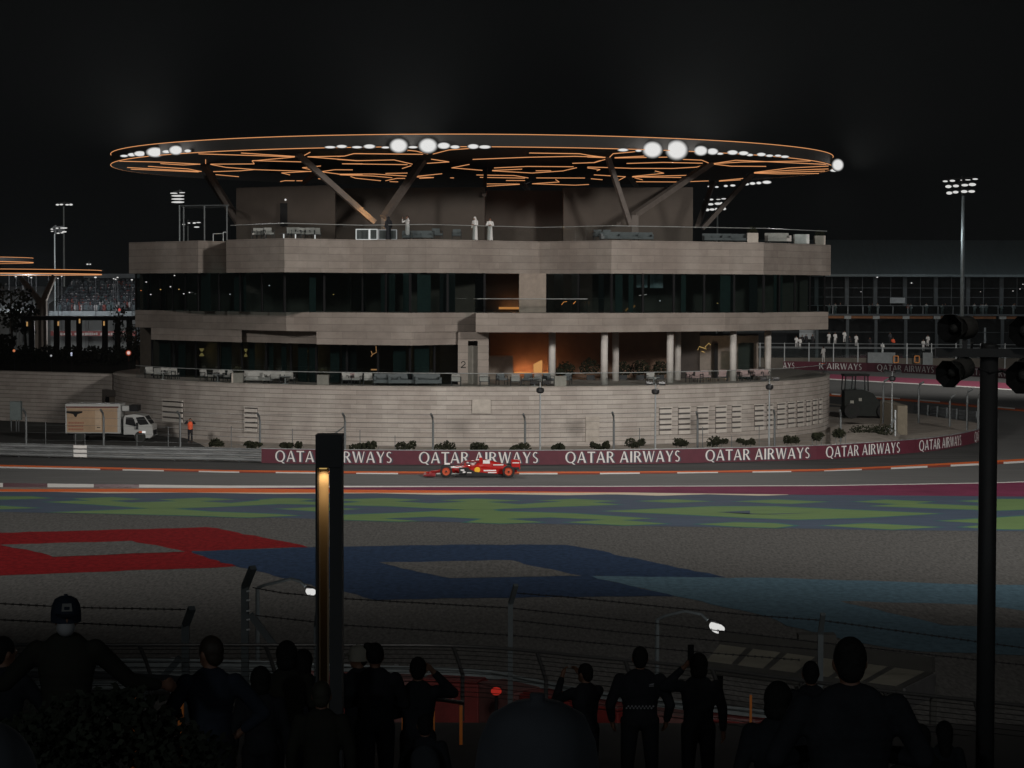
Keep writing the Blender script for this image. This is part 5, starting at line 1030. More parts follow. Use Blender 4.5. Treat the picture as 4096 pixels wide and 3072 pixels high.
for i, px in enumerate((3268, 3390, 3504, 3623, 3747, 3876, 4010, 4130, 4250)):
    MB().bb(PX(px) - .28, PX(px) + .28, PD + .6, PD + 1.2, PZ(1223), ze - .36).build('gallery_column', PC, pb)
    MB().bb(PX(px) - .22, PX(px) + .22, PD - .35, PD + .1, 0, PZ(1275)).build('garage_column', PC, pb); MB().bb(PX(px) - .5, PX(px) + .5, PD - .45, PD + .2, PZ(1276), PZ(1263)).build('capital', M('pale_capital', (.42, .42, .40), .7), pb)
    a, b = PX(px) + .5, PX(px + 121) - .5; MB().bb(a, b, PD - .3, PD, PZ(1274), PZ(1263)).build('lintel', PO, pb)
    m = MB(); n = 10; P = [(a, PZ(1274)), ] + [(a + (b - a) * t / n, PZ(1290) + (PZ(1276) - PZ(1290)) * math.sin(PI * t / n) ** .6) for t in range(n + 1)] + [(b, PZ(1274))]; m.poly([(x, PD - .2, z) for x, z in P]); m.build('arch', PW, pb)
    MB().bb(PX(px + 62) - .04, PX(px + 62) + .04, PD + .7, PD + .8, PZ(1223), ze - .4).build('mullion', POSTM, pb)
for y in (1153, 1190): MB().bb(x0, x1, PD + .75, PD + .85, PZ(y), PZ(y) + .06).build('glazing_bar', POSTM, pb)
MB().bb(x0, x1, PD + .2, PD + .3, PZ(1330), PZ(1330) + .07).build('door_rail', PC, pb)
for px, py, s in ((3509, 1109, .14), (3646, 1132, .13), (3444, 1167, .08), (4080, 1156, .09), (4092, 1137, .1), (4052, 1164, .09), (3922, 1167, .07), (3925, 1230, .09)): q = at(px, py, PD + .6); MB().ell(q, (s, .1, s * .5), 8, 6).build('ceiling_light', LAMPW, pb)
for a, b, y0, y1, c in ((3562, 3622, 1191, 1213, 'pale'), (3200, 3275, 1322, 1358, 'pale'), (3940, 3947, 1310, 1380, 'pale')): MB().bb(PX(a), PX(b), PD + .3, PD + .5, PZ(y1), PZ(y0)).build('lit_panel', M('pale_garage_panel', (.42, .44, .45), .6), pb)
lamp('pit_glow', (PX(3600), PD - 9, 12), 75, (.85, .92, 1), 1.); lamp('pit_glow', (PX(4000), PD - 9, 12), 75, (.85, .92, 1), 1.); lamp('pit_roof_fill', (PX(3700), PD - 16, 19), 900, (.85, .95, 1), 1.); lamp('pit_roof_fill', (PX(4150), PD - 16, 19), 600, (.85, .95, 1), 1.); lamp('pit_glow', (PX(3300), PD - 9, 7), 60, (.85, .92, 1), 1.)  # the two roof lamps are added fills in front of the eave
for i, px in enumerate((3318, 3343, 3362, 3480, 3490, 3512, 3632, 3645, 3706, 3772, 3782, 3900, 3925, 3935, 3945, 4008, 4055, 4062)):
    far_person(('white', 'white', 'grey', 'white', 'black', 'white', 'orange', 'white', 'white', 'white', 'grey', 'white', 'white', 'white', 'white', 'white', 'white', 'grey')[i], (PX(px), PD + .1 + .3 * (i % 2), PZ(1256) - .1), PI, f'spectator at the pit gallery rail, {ORD[i]} from the left', 'spectators along the pit gallery', 1.66 + .06 * (i % 3))
# pit lane wall, gantry rails and people in front of the garages
WD = 322; WX = lambda px: at(px, 1400, WD).x; WZ = lambda y: at(3600, y, WD).z
pw = thing('pit_wall', 'low brown pit wall with steel rails and glass screens in front of the garages', 'wall', (WX(3600), WD, 0))
MB().bb(WX(2900), WX(4600), WD, WD + .3, 0, WZ(1432)).build('wall', M('pit_wall_brown', (.085, .075, .062), .85, var=.3, scale=.5), pw)
for y in (1374, 1388, 1392): MB().tube([(WX(2900), WD, WZ(y)), (WX(4600), WD, WZ(y + 6))], .05, 5).build('rail', GREYM, pw)
for px in range(3040, 4400, 98): MB().bb(WX(px) - .06, WX(px) + .06, WD - .05, WD + .07, 0, WZ(1372)).build('upright', GREYM, pw)
MB().bb(WX(2900), WX(4600), WD + .02, WD + .04, WZ(1432), WZ(1390)).build('screen', GLASSC, pw)
for a, b in ((3470, 3580), (3690, 3730)): MB().bb(WX(a), WX(b), WD - .3, WD - .06, .0, WZ(1410)).build('panel', M('steel_panel', (.14, .155, .16), .6), pw)
for px in (3584, 3668): m = MB(); c = [(px - 9, 1424), (px - 9, 1450), (px + 9, 1450), (px + 9, 1424)]; Q = [at(x, y, WD - .4) for x, y in c]; [m.beam(a, b, .12) for a, b in zip(Q, Q[1:] + Q[:1])]; m.build('orange_frame', M('orange_frame', (.55, .2, .04), .6), pw)
for i, (px, py, k_) in enumerate(((3185, 1366, 'white'), (3200, 1372, 'white'), (3317, 1352, 'white'), (3340, 1352, 'white'), (3378, 1345, 'white'), (3426, 1360, 'white'), (3572, 1372, 'orange'), (3712, 1362, 'white'), (3695, 1380, 'white'), (3530, 1392, 'white'), (3225, 1360, 'black'), (3210, 1362, 'black'), (3250, 1360, 'black'), (3480, 1372, 'black'), (3400, 1366, 'black'), (3560, 1352, 'grey'))):
    q = at(px, py, WD + 2.2); far_person(k_, (q.x, WD + 2.2 + .2 * (i % 3), q.z - .9), PI, f'{k_} clothed person behind the pit wall, number {i + 1} met going round them', 'people behind the pit wall')
lw = far
q = at(3288, 1440, 215); far_person('white', (q.x, 214, 4.3), .5, 'white shirted person beside the orange marker at the terrace end', 'people on the terrace end', 1.6)
m = MB(); q = at(3290, 1472, 213.0); m.bb(q.x - .16, q.x + .16, 212.9, 213.2, 4.3, at(3290, 1455, 213).z); o = m.build('orange_marker', M('bright_orange_plastic', (.80, .14, .02), .5), None, off=Vector((q.x, 213, 4.3))); o.location = (q.x, 213, 4.3); tag(o, 'upright orange marker board at the right end of the lower terrace', 'marker')
# sponsor wall on the far side of the returning track
FB2 = [(2900, 1474), (3060, 1478), (3307, 1482), (3500, 1487), (3730, 1497), (3921, 1507), (4096, 1518), (4400, 1538)]
FPt = Path(smooth([gnd(x, y) for x, y in FB2])); fb = thing('advertising_barrier', 'distant plum barrier lettered QATAR AIRWAYS below the pit wall', 'barrier', tuple(gnd(3600, 1491)))
wall_strip(FPt.P, 0, 1.2, .4, MB()).build('panel', MAROON, fb); 
for a, b, t, py in ((3066, 3178, 'AIRWAYS', 1478), (3307 - 32, 3443, 'R AIRWAYS', 1482), (3508, 3735, 'QATAR AIRWAYS', 1489), (3850, 4090, 'QATAR AIRWAYS', 1506)):
    s0, s1 = [FPt.near(gnd(x, lerp(FB2, x))) for x in (a, b)]
    for d_ in range(1): pass
    s0 = min((abs((FPt.pt(s0 + d / 10)[0] - gnd(a, lerp(FB2, a))).length), s0 + d / 10) for d in range(-40, 41))[1]; s1 = min((abs((FPt.pt(s1 + d / 10)[0] - gnd(b, lerp(FB2, b))).length), s1 + d / 10) for d in range(-40, 41))[1]
    tx = MB(); write(t, FPt.pt, s0, s1 - s0, .2, .82, tx, .03); tx.build('lettering', MATS['white_lettering'], fb)

# ================================================================== what stands beyond on the left
GD = 330; g5 = crop(0, 900, .3617)
def L5(x, y, D): a, b = g5([(x, y)])[0]; return at(a, b, D)
def disc_canopy(x1, ytop, ybot, D, R, label):
    p, q = L5(x1, ytop, D), L5(x1, ybot, D); c = (p.x - R, D + R * .1)
    t = thing('canopy', label, 'canopy', (c[0], c[1], 0)); ring = arcpts(R, -180, 180, 64, c[0], c[1])[:-1]
    MB().prism(ring, q.z, p.z).build('roof_disc', MATS['roof_cladding'], t)
    for z in (p.z, q.z): MB().tube([(x, y, z) for x, y in arcpts(R + .05, -180, 180, 64, c[0], c[1])[:-1]], .03 if z == p.z else .055, 5, True).build('rim_light', LED, t)
    return t, c, q.z
t, c, z = disc_canopy(1062, 500, 545, 260, 17, 'low round canopy with two glowing orange rims at the left edge')
yx = L5(455, 1000, 255); m = MB(); j = L5(455, 830, 255)
m.tube([(yx.x - .25, 255, 0), (j.x - .25, 255, j.z), L5(230, 590, 255)], [.5, .42, .3], 8); m.tube([(yx.x + .35, 255, 0), (j.x + .3, 255, j.z), L5(600, 560, 255)], [.45, .4, .3], 8); m.build('forked_column', M('forked_column_stone', (.26, .22, .19), .7), t)
t2, c2_, z2 = disc_canopy(310, 362, 412, 300, 15, 'smaller round canopy with orange rims, higher and behind the other one')
MB().cyl((c2_[0], c2_[1], 0), (c2_[0], c2_[1], z2), .6, .45, 10).build('column', MATS['forked_column_stone'], t2)
# pale tensile hall roof and crowded stand
m = MB(); n = 16
P = [L5(-120 + 780 * i / n, 690 + 170 * (i / n) ** 2.2 * 0 + 10 * math.sin(i), 300) for i in range(n + 1)]; h_ = thing('tent_hall', 'pale sloping tent roof behind the trees on the far left', 'building', tuple(L5(250, 980, 305)))
a, b, c3_, d_ = L5(-100, 680, 320), L5(790, 682, 320), L5(420, 965, 290), L5(-100, 975, 290); m.poly([d_, c3_, b, a]); m.poly([Vector((a.x, 321, 0)), Vector((b.x, 321, 0)), b + Vector((0, .8, 0)), a + Vector((0, .8, 0))]); m.build('roof', M('tent_membrane', (.15, .16, .16), .7, var=.25, scale=.3), h_)
gs = thing('grandstand', 'far grandstand packed with spectators left of the round building', 'grandstand', tuple(L5(1000, 960, 300)))
for k in range(9):
    f = k / 9; a, b = L5(600 + 20 * k, 950 - 33 * k, 300 + 2 * k), L5(1560, 950 - 33 * k, 300 + 2 * k); MB().bb(a.x, b.x, 300 + 2 * k, 302 + 2 * k, 0, a.z).build('tier', M('stand_concrete', (.05, .055, .058), .85), gs)
MB().bb(L5(500, 0, 298).x, L5(1560, 0, 298).x, 298.6, 299, L5(0, 1003, 298).z, L5(0, 950, 298).z).build('front_wall', M('stand_front', (.15, .165, .17), .8), gs)
p, q = L5(940, 650, 320), L5(1560, 612, 320); MB().bb(p.x, q.x, 319, 326, p.z + .8, p.z + 1.4).build('roof', M('stand_roof', (.05, .055, .058), .7), gs)
m = MB(); cols = [(.22, .21, .21), (.015, .016, .02), (.05, .055, .06), (.12, .03, .025), (.04, .06, .065)]; r5 = random.Random(5)
for k in range(9):
    x = 640 + 20 * k
    while x < 1500:
        p = L5(x, 950 - 33 * k, 300.6 + 2 * k); m.mat(r5.choice((0, 1, 1, 1, 2, 2, 3, 4, 4))); z0 = p.z
        if r5.random() < .8: m.ell((p.x, p.y, z0 + .42), (.24, .2, .42), 6, 5); m.mat(1 if r5.random() < .7 else 2).ell((p.x, p.y, z0 + .95), .13, 6, 5)
        x += r5.uniform(10, 22)
tag(m.build('crowd', [M('crowd_cloth_%d' % i, c_, .8) for i, c_ in enumerate(cols)]), 'packed spectators seated on the far left grandstand', 'crowd', None, 'stuff')
# long beam on dark posts with a floodlit road and a lettered wall behind
bm_ = thing('colonnade', 'dark open colonnade with warm lamps on its posts left of the round building', 'colonnade', tuple(L5(900, 1360, 235)))
p, q = L5(270, 1052, 235), L5(1440, 990, 235); MB().bb(p.x, q.x, 234.5, 239, p.z, q.z - .2).build('roof_beam', DARKM, bm_)
for x in (350, 625, 750, 875, 1160, 1300, 1430): p = L5(x, 1040, 235); MB().cyl((p.x, 235, 0), (p.x, 235, p.z + .1), .30, n=10).build('post', DARKM, bm_)
for x, y in ((300, 1095), (645, 1090), (880, 1062), (1150, 1088)): p = L5(x, y, 234.4); MB().box(p, (.14, .12, .45)).build('post_lamp', glow('post_lamp_glow', (.36, .21, .08), 1), bm_)
rw_ = thing('lettered_wall', 'far red and white lettered wall glimpsed between the colonnade posts', 'wall', tuple(L5(1050, 1230, 275)))
p, q = L5(560, 1225, 275), L5(1500, 1175, 275); MB().bb(p.x, q.x, 275, 275.4, p.z, q.z).build('panel', M('dull_red_wall', (.16, .04, .04), .7), rw_)
m = MB(); x = 660
while x < 1440:
    w_ = r5.uniform(14, 30); m.bb(L5(x, 0, 275).x, L5(x + w_, 0, 275).x, 274.9, 275, L5(0, 1218 - r5.uniform(0, 4), 275).z, L5(0, 1186 + r5.uniform(0, 8), 275).z); x += w_ + (r5.uniform(3, 8) if r5.random() < .8 else 34)
m.build('faded_lettering', M('pale_print', (.30, .29, .29), .7), rw_)
p, q = L5(560, 1180, 282), L5(1500, 1040, 282); fw_ = thing('facade', 'dim grey facade behind the red and white lettered wall', 'building', (p.x, 282, 0)); MB().bb(p.x, q.x, 282, 283, 0, q.z).build('wall', M('far_facade', (.17, .185, .19), .8, var=.3, scale=.25), fw_)
for x in (700, 960, 1240): a = L5(x, 1040, 281.8); MB().bb(a.x - .2, a.x + .2, 281.6, 282, 0, a.z).build('pilaster', M('far_pilaster', (.12, .13, .135), .8), fw_)
lamp('yard_floodlight', L5(1060, 1080, 262), 3400, (1, .98, .94), .6); lamp('stand_floodlight', L5(1050, 560, 286), 800, (.9, .95, 1), .6); lamp('yard_floodlight', L5(300, 640, 285), 8000, (.9, .95, 1), .6)
dotl = [(97, 548, .16), (247, 548, .16), (397, 548, .17), (175, 570, .12), (315, 567, .1), (345, 582, .12), (253, 580, .09), (533, 551, .08), (640, 590, .1), (682, 568, .1), (1055, 579, .15), (1300, 580, .12), (1257, 594, .09), (1278, 600, .1), (1458, 606, .12), (217, 968, .16)]
for i, (x, y, r) in enumerate(dotl):
    q = L5(x, y, 296 if y < 700 else 262); t = thing('street_lamp', f'far white street lamp on the left, {ORD[i]} along the row', 'street lamp', (q.x, q.y, 0), 'far street lamps on the left')
    MB().ell(q, (r * 1.2, .1, r * .6), 10, 6).build('lamp', LAMPW, t, True); MB().cyl((q.x, q.y + .1, 0), (q.x, q.y + .1, q.z + .1), .05, n=6).build('pole', DARKM, t)
q = L5(1422, 1414, 203); t = thing('warning_light', 'bright glowing red lamp low beside the left end of the round building', 'light', (q.x, 203, 0)); MB().ell(q, (.15, .1, .15), 14, 10).build('lamp', glow('red_white_core', (.62, .45, .42)), t, True); m = MB(); m.lathe([(.14, 0), (.20, .03), (.24, .06)], q, 18, Matrix.Rotation(PI / 2, 3, 'X')); m.build('reflector', glow('red_reflector', (.24, .035, .014)), t, True); MB().cyl((q.x, 203.1, 0), (q.x, 203.1, q.z), .05, n=6).build('stand', DARKM, t); lamp('warning_glow', q + Vector((0, -.5, 0)), 16, (1, .2, .08))
for x, y, c_, s, lb in ((155, 1390, (.48, .16, .07), .12, 'small red lamp in the dark at the far left'), (790, 1418, (.40, .44, .55), .09, 'tiny blue white lamp, upper of two among the dark hedges'), (790, 1438, (.40, .44, .55), .08, 'tiny blue white lamp, lower of two among the dark hedges'), (565, 1445, (.35, .36, .36), .09, 'tiny white lamp low among the dark hedges at left'), (1318, 938, (.40, .06, .05), .2, 'red signal lamp in front of the far grandstand')):
    q = L5(x, y, 204 if y > 1000 else 298); t = thing('small_lamp', lb, 'light', (q.x, q.y, 0)); MB().ell(q, (s, .08, s), 10, 8).build('lamp', glow('small_lamp_%d_%d' % (x, y), c_), t, True); MB().cyl((q.x, q.y + .1, 0), (q.x, q.y + .1, q.z), .04, n=6).build('stand', DARKM, t)
q0, q1 = L5(145, 1525, 205), L5(260, 1540, 205); 
def tree(px, ptop, D, cr, ch, label, ground=0, k=900, leaf=.42, name='tree'):
    p = at(px, ptop, D); t = thing(name, label, 'tree', (p.x, D, ground), 'dark trees on the left'); top_ = p.z; cz = top_ - ch / 2
    m = MB(); m.tube([(p.x, D, ground), (p.x + .1, D, (ground + cz) / 2), (p.x - .1, D, cz), (p.x, D, cz + ch * .3)], [.22, .17, .13, .05], 8)
    for i in range(7): a = i * 2.4; m.tube([(p.x, D, cz - ch * .25 + i * ch * .08), (p.x + math.cos(a) * cr * .4, D + math.sin(a) * cr * .4, cz - ch * .1 + i * ch * .08), (p.x + math.cos(a) * cr * .75, D + math.sin(a) * cr * .75, cz + i * ch * .07)], [.08, .05, .02], 5)
    m.build('trunk', M('bark', (.05, .04, .03), .9), t); c_ = MB()
    for i in range(9): a = i * 2.4; rr_ = cr * (.25 + .5 * ((i * 37) % 10) / 10); c_.leaves((p.x + math.cos(a) * rr_, D + math.sin(a) * rr_, cz + ch * .36 * math.sin(i * 1.7)), (cr * .42, cr * .42, ch * .24), k // 9, leaf)
    c_.build('crown', LEAFB, t); return t
tree(45, 1150, 248, 2.6, 5., 'dark broad tree at the left edge in front of the pale tent roof', k=420); tree(100, 1215, 240, 1.6, 3.4, 'smaller dark tree right of the broad one at the left edge', k=300); tree(475, 1235, 226, .8, 3.6, 'thin dark tree beside the left end of the round building', k=160, leaf=.3)
tree(-30, 1340, 232, 2.6, 3.6, 'leafy dark tree cut off by the left edge below the others'); tree(545, 1300, 205, 1.2, 3.2, 'small rounded dark tree hugging the left corner of the round building', 2.3, 500, .25)
hm = thing('hedge', 'long dark hedge mass below the colonnade behind the boundary wall', 'hedge', tuple(L5(500, 1480, 214))); m = MB()
for i in range(34): x = -150 + i * 52; p = L5(x, 1462 + 26 * math.sin(i * 1.3), 216 + 3 * math.sin(i * 2.1)); m.leaves(p, (1.3, 1.2, .95), 130, .3)
m.build('foliage', LEAFB, hm); bk_ = MB(); p, q = L5(-150, 1490, 214), L5(1640, 1490, 214); bk_.bb(p.x, q.x, 213.5, 219, 0, p.z + .6); bk_.build('earth_bank', M('dark_earth', (.03, .028, .024), .95), hm)
t = thing('equipment_cabinet', 'grey green equipment cabinet on legs left of the delivery truck', 'cabinet', tuple(at(60, 1690, 172))); p, q = at(39, 1681, 172), at(82, 1606, 172); MB().bb(p.x, q.x, 172, 172.6, p.z, q.z).build('box', M('cabinet_paint', (.11, .135, .135), .5), t, bevel=.02)
for x in (46, 66, 76): p = at(x, 1680, 172.3); MB().bb(p.x - .04, p.x + .04, 172.2, 172.3, .3, p.z).build('leg', POSTM, t)

# ================================================================== the near side: terraces, barriers, fence, rail
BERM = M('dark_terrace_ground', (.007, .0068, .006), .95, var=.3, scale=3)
bz = lambda Y: 9.3 - .15 * Y
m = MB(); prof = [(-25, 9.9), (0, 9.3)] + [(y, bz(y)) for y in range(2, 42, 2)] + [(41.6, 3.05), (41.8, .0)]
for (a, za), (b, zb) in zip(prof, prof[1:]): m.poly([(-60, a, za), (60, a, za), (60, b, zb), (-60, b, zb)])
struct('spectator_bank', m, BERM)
struct('service_road', MB().poly([(-60, 41.7, .03), (60, 41.7, .03), (60, 49.5, .03), (20, 52, .03), (-60, 56, .03)]), M('darkened_road_asphalt', (.011, .011, .011), .95, spec=.03))  # road sheet almost black, so the near zone's darkness sits in its colour
# guard rail and red blocks that close the gravel trap
NB = smooth([gnd(x, y, 1.1) for x, y in ((-300, 2655), (0, 2658), (600, 2660), (1000, 2668), (1400, 2684), (1900, 2702), (2100, 2735), (2470, 2805), (3000, 2862), (3500, 2915), (4096, 2968), (4400, 2990))], 4)
NB = [Vector((p.x, p.y, 0)) for p in NB]
guard_rail(NB, 'pale steel guard rail at the near edge of the gravel trap behind the spectators', .42, 3, .29, 3.0, [M('near_guard_rail_steel', (.10, .115, .12), .7, .1, var=.3)])
rb = MB(); pth = Path([p + Vector((0, -.9, 0)) for p in NB]); RB1 = M('red_block_cover', (.10, .010, .009), .6, var=.35, scale=2.2); RB2 = M('rosy_block_cover', (.085, .035, .033), .7, var=.4, scale=3)
s = 2.; i = 0
while s < pth.S[-1] - 2:
    p, d = pth.pt(s); rz = math.atan2(d.y, d.x); mb = MB().box((0, 0, .55), (1.62, .9, 1.10)); mb.box((0, 0, 1.13), (1.5, .8, .06))
    if 10.4 <= s: 
        if i == 0: blk = mb.build('barrier_block', [RB1], None, bevel=.04); blk2 = MB().box((0, 0, .55), (1.62, .9, 1.10)).box((0, 0, 1.13), (1.5, .8, .06)).build('barrier_block', [RB2], None, bevel=.04); o = blk
        elif i == 1: o = blk2
        else: o = (blk if i % 3 else blk2).copy(); COL.objects.link(o)
        o.location = (p.x, p.y, 0); o.rotation_euler = (0, 0, rz)
        tag(o, f"{'rosy' if (i % 3 == 0 and i > 1) or i == 1 else 'red'} crash barrier block before the near guard rail, {ORD[i] if i < 40 else 'last'} from the left", 'barrier block', 'red barrier blocks at the near edge of the gravel'); i += 1
    s += 1.72
q = gnd(1985, 2765, 1.05); t = thing('red_lamp', 'round glowing red marshal lamp above the red barrier blocks', 'light', (q.x, q.y - 1.2, 0)); q = at(1985, 2765, q.y - 1.2); m = MB(); m.ell(q, (.13, .1, .10), 14, 10); m.build('lens', glow('marshal_red', (.30, .018, .012), .8), t, True); m = MB(); m.bb(q.x - .12, q.x + .12, q.y + .02, q.y + .2, q.z - .09, q.z + .09); m.build('housing', BLACKM, t); MB().cyl((q.x, q.y + .12, 0), (q.x, q.y + .12, q.z), .04, n=8).build('stand', BLACKM, t)
# perimeter fence: angled posts, wires
pf = thing('perimeter_fence', 'perimeter fence of angled steel posts and barbed wire below the spectators', 'fence', tuple(at(2040, 2700, 50)))
PFM = M('fence_post_steel', (.055, .065, .07), .7, .1, spec=.1)
def fpost(px, ybend, ptop, D, wd, dx=24, label=None):
    a, b = at(px, ybend, D), at(px + dx, ptop, D - .35); m = MB(); m.box((a.x, D, a.z / 2), (wd, wd * .8, a.z)); m.beam((a.x, D, a.z - .02), b, wd * .9, wd * .7); return m.build('post', PFM, pf), a, b
fpost(980, 2345, 2270, 46, .15, 32); fpost(742, 2498, 2432, 46, .15, 26); fpost(2042, 2412, 2340, 50, .11, 22); fpost(3282, 2532, 2456, 50, .12, 10); fpost(1262, 2500, 2455, 48, .07, 4); fpost(-60, 2500, 2432, 46, .15, 26)
for a, b, D in (((1000, 2455), (1096, 2580), 46), ((722, 2630), (560, 2810), 45.5)): MB().beam(at(*a, D), at(b[0], b[1], D), .13).build('brace', PFM, pf)
for L, D in (([(-200, 2408), (0, 2414), (300, 2430), (742, 2438)], 46), ([(-200, 2472), (0, 2479), (742, 2512)], 46), ([(1010, 2350), (1130, 2372), (1368, 2394), (2042, 2432), (2625, 2494), (3284, 2570), (4200, 2672)], 50), ([(1010, 2460), (1368, 2500), (2042, 2541), (2700, 2600), (3200, 2640)], 50), ([(2042, 2370), (2289, 2390), (2700, 2432), (3000, 2460), (3284, 2481), (4200, 2606)], 50), ([(2042, 2480), (2500, 2530), (3284, 2600)], 50)):
    m = MB(); Q = [at(x, y, D) for x, y in L]; m.tube(Q, .011, 4)
    pth = Path(Q); s = .3
    while s < pth.S[-1]: p, d = pth.pt(s); m.beam(p + Vector((-.02, 0, -.03)), p + Vector((.02, 0, .03)), .01); m.beam(p + Vector((.02, 0, -.03)), p + Vector((-.02, 0, .03)), .01); s += .16
    m.build('barbed_wire', BLACKM, pf)
for y in (2366, 2402, 2445, 2480, 2520): MB().beam(at(986, y, 45.9), at(1000, y - 3, 45.9), .03).build('wire_clip', GREYM, pf)
# LED lamps on bent arms
def led(mast_px, ym, arm, lens, D, label):
    b = at(mast_px, ym, D); t = thing('area_lamp', label, 'lamp', (b.x, D, 0), 'bent arm lamps by the perimeter fence')
    MB().cyl((b.x, D, 0), b, .065, .055, 10).build('pole', PFM, t); m = MB(); m.tube([at(x, y, D - .1 * i) for i, (x, y) in enumerate([(mast_px, ym)] + arm)], .04, 8); m.build('arm', PFM, t)
    (lx, ly, lw, lh, an) = lens; c_ = at(lx, ly, D - .4); k = D / F; R3 = Matrix.Rotation(an, 3, 'Y'); m = MB(); m.ell(c_, (lw * k / 2, .10, lh * k / 2), 18, 10, R3); m.build('lens', LAMPW, t, True)
    m = MB(); m.ell(c_ + R3 @ Vector((-.03, .05, lh * k * .34)), (lw * k * .55, .12, lh * k * .22), 14, 8, R3); m.build('head', DARKM, t, True); a = at(arm[-1][0], arm[-1][1], D); MB().beam(a, c_ + R3 @ Vector((-lw * k * .4, .05, lh * k * .3)), .05).build('neck', DARKM, t)
    lamp('area_lamp_light', c_ + Vector((0, -.35, -.1)), 14, (1, .97, .92), .08)
led(2629, 2478, [(2660, 2464), (2736, 2444), (2804, 2456), (2830, 2480)], (2868, 2510, 66, 44, .45), 60, 'lit white lamp on a bent arm between the standing spectators at right'); led(1030, 2352, [(1060, 2340), (1165, 2315), (1200, 2325), (1222, 2345)], (1243, 2366, 42, 34, .3), 60, 'lit white lamp on a bent arm just left of the dark light column')
# long flat roofed shelter
SD = 57; sh_ = thing('shelter', 'long low shelter with a pale flat panelled roof beyond the rail at right', 'shelter', tuple(gnd(3250, 2700, 0)))
zt = 2.3; A_, B_, C_, D_ = gnd(2880, 2576, zt), gnd(3734, 2688, zt), gnd(3612, 2748, zt), gnd(2826, 2644, zt)
RF = M('shelter_roof_panel', (.13, .125, .10), .85, var=.25, scale=.8); m = MB(); N_ = 6; DS = M('shelter_dark', (.025, .025, .023), .9)
for i in range(N_):
    for t0, t1, mi in ((i / N_, (i + .8) / N_, 0), ((i + .8) / N_, (i + 1) / N_, 1)):
        if i == 0 and mi == 1: pass
        m.mat(mi).poly([D_.lerp(C_, t0), D_.lerp(C_, t1), A_.lerp(B_, t1), A_.lerp(B_, t0)])
for a, b in ((D_, C_), (C_, B_), (B_, A_), (A_, D_)): m.mat(1).poly([Vector((a.x, a.y, zt - .3)), Vector((b.x, b.y, zt - .3)), b, a])
m.build('roof', [RF, DS], sh_)
up_ = Vector((0, 0, .32)); m = MB(); m.beam(A_ + up_ * .5, B_ + up_ * .5, .12, .34); m.build('parapet', DS, sh_); MB().beam(B_ + Vector((.02, 0, -.28)), C_ + Vector((.02, 0, -.28)), .08, .5).build('end_panel', M('shelter_end', (.06, .06, .062), .8), sh_)
for a in (D_, C_, B_, A_, D_.lerp(C_, .5)): MB().bb(a.x - .07, a.x + .07, a.y - .07, a.y + .07, 0, zt - .3).build('post', DS, sh_)
p, q = at(3195, 2588, 62), at(3345, 2540, 62); o = MB().bb(p.x, q.x, 62, 62.5, 0, q.z).build('dark_cabinet', DS, None, off=Vector((p.x, 62, 0))); o.location = (p.x, 62, 0); tag(o, 'dark plain cabinet standing just behind the pale shelter roof', 'cabinet')
# curved steel cable rail at the front of the bank
ZR = 4.45; cr_ = thing('cable_railing', 'curved steel railing with thin cables along the front of the spectator bank', 'railing', tuple(gnd(2147, 2620, ZR) - Vector((0, 0, 1.2))))
RP = [(-400, 2580), (0, 2579), (600, 2580), (1100, 2580), (1500, 2581), (1810, 2584), (2060, 2598), (2300, 2622), (2725, 2662), (3100, 2708), (3511, 2761), (4096, 2823), (4500, 2870)]
TP = smooth([gnd(x, y, ZR) for x, y in RP], 4); RS = M('railing_steel', (.06, .06, .06), .45, .4)
MB().tube(TP, .032, 8).build('top_rail', RS, cr_); m = MB()
for k in range(11): m.tube([p + Vector((0, .12 * min(1, (k + 1) / 4), -.085 * (k + 1))) for p in TP], .006, 4)
m.build('cable', M('railing_cable', (.02, .02, .02), .4, .5), cr_)
for x in (30, 557, 1060, 1812, 2147, 2500, 2850, 3200, 3540, 3900):
    p = gnd(x, lerp(RP, x), ZR); zb = bz(min(p.y, 41)) - .1; MB().tube([p, p + Vector((.10, .10, -.30)), (p.x + .17, p.y + .16, ZR - .55), (p.x + .17, p.y + .16, min(zb, 3.2))], .038, 8).build('post', RS, cr_)
# handrail with warm timber posts running down the steps
hr = thing('stair_handrail', 'sloping stair handrail on amber timber posts with a painted glow at left', 'handrail', tuple(at(700, 2900, 19)))
HP = [(532, 2718, 20.0), (723, 2728, 19.4), (1357, 2765, 27.5), (1489, 2781, 29), (1614, 2796, 30.4), (1733, 2808, 31.8), (1844, 2817, 33)]
TIM = M('glow_painted_timber', (.55, .17, .03), .5, emit=(.55, .16, .03), es=.045)  # lamplight on the timber put in as faint emission
for x, y, D in HP: p = at(x, y, D); MB().bb(p.x - .022, p.x + .022, D - .03, D + .03, bz(D) - .1, p.z - .02).build('post', TIM, hr)
p = at(3003, 2780, 30); MB().bb(p.x - .015, p.x + .015, 29.98, 30.02, bz(30) - .1, p.z).build('post', TIM, hr)
for L in ([(-150, 2694, 21), (110, 2698, 20.6), (532, 2706, 20), (800, 2722, 19.2)], [(1270, 2745, 26.5), (1489, 2772, 29), (1600, 2784, 30.2), (1770, 2799, 32), (1850, 2812, 33)]): m = MB(); m.tube([at(*l) for l in L], .03, 8); m.build('handrail', RS, hr)
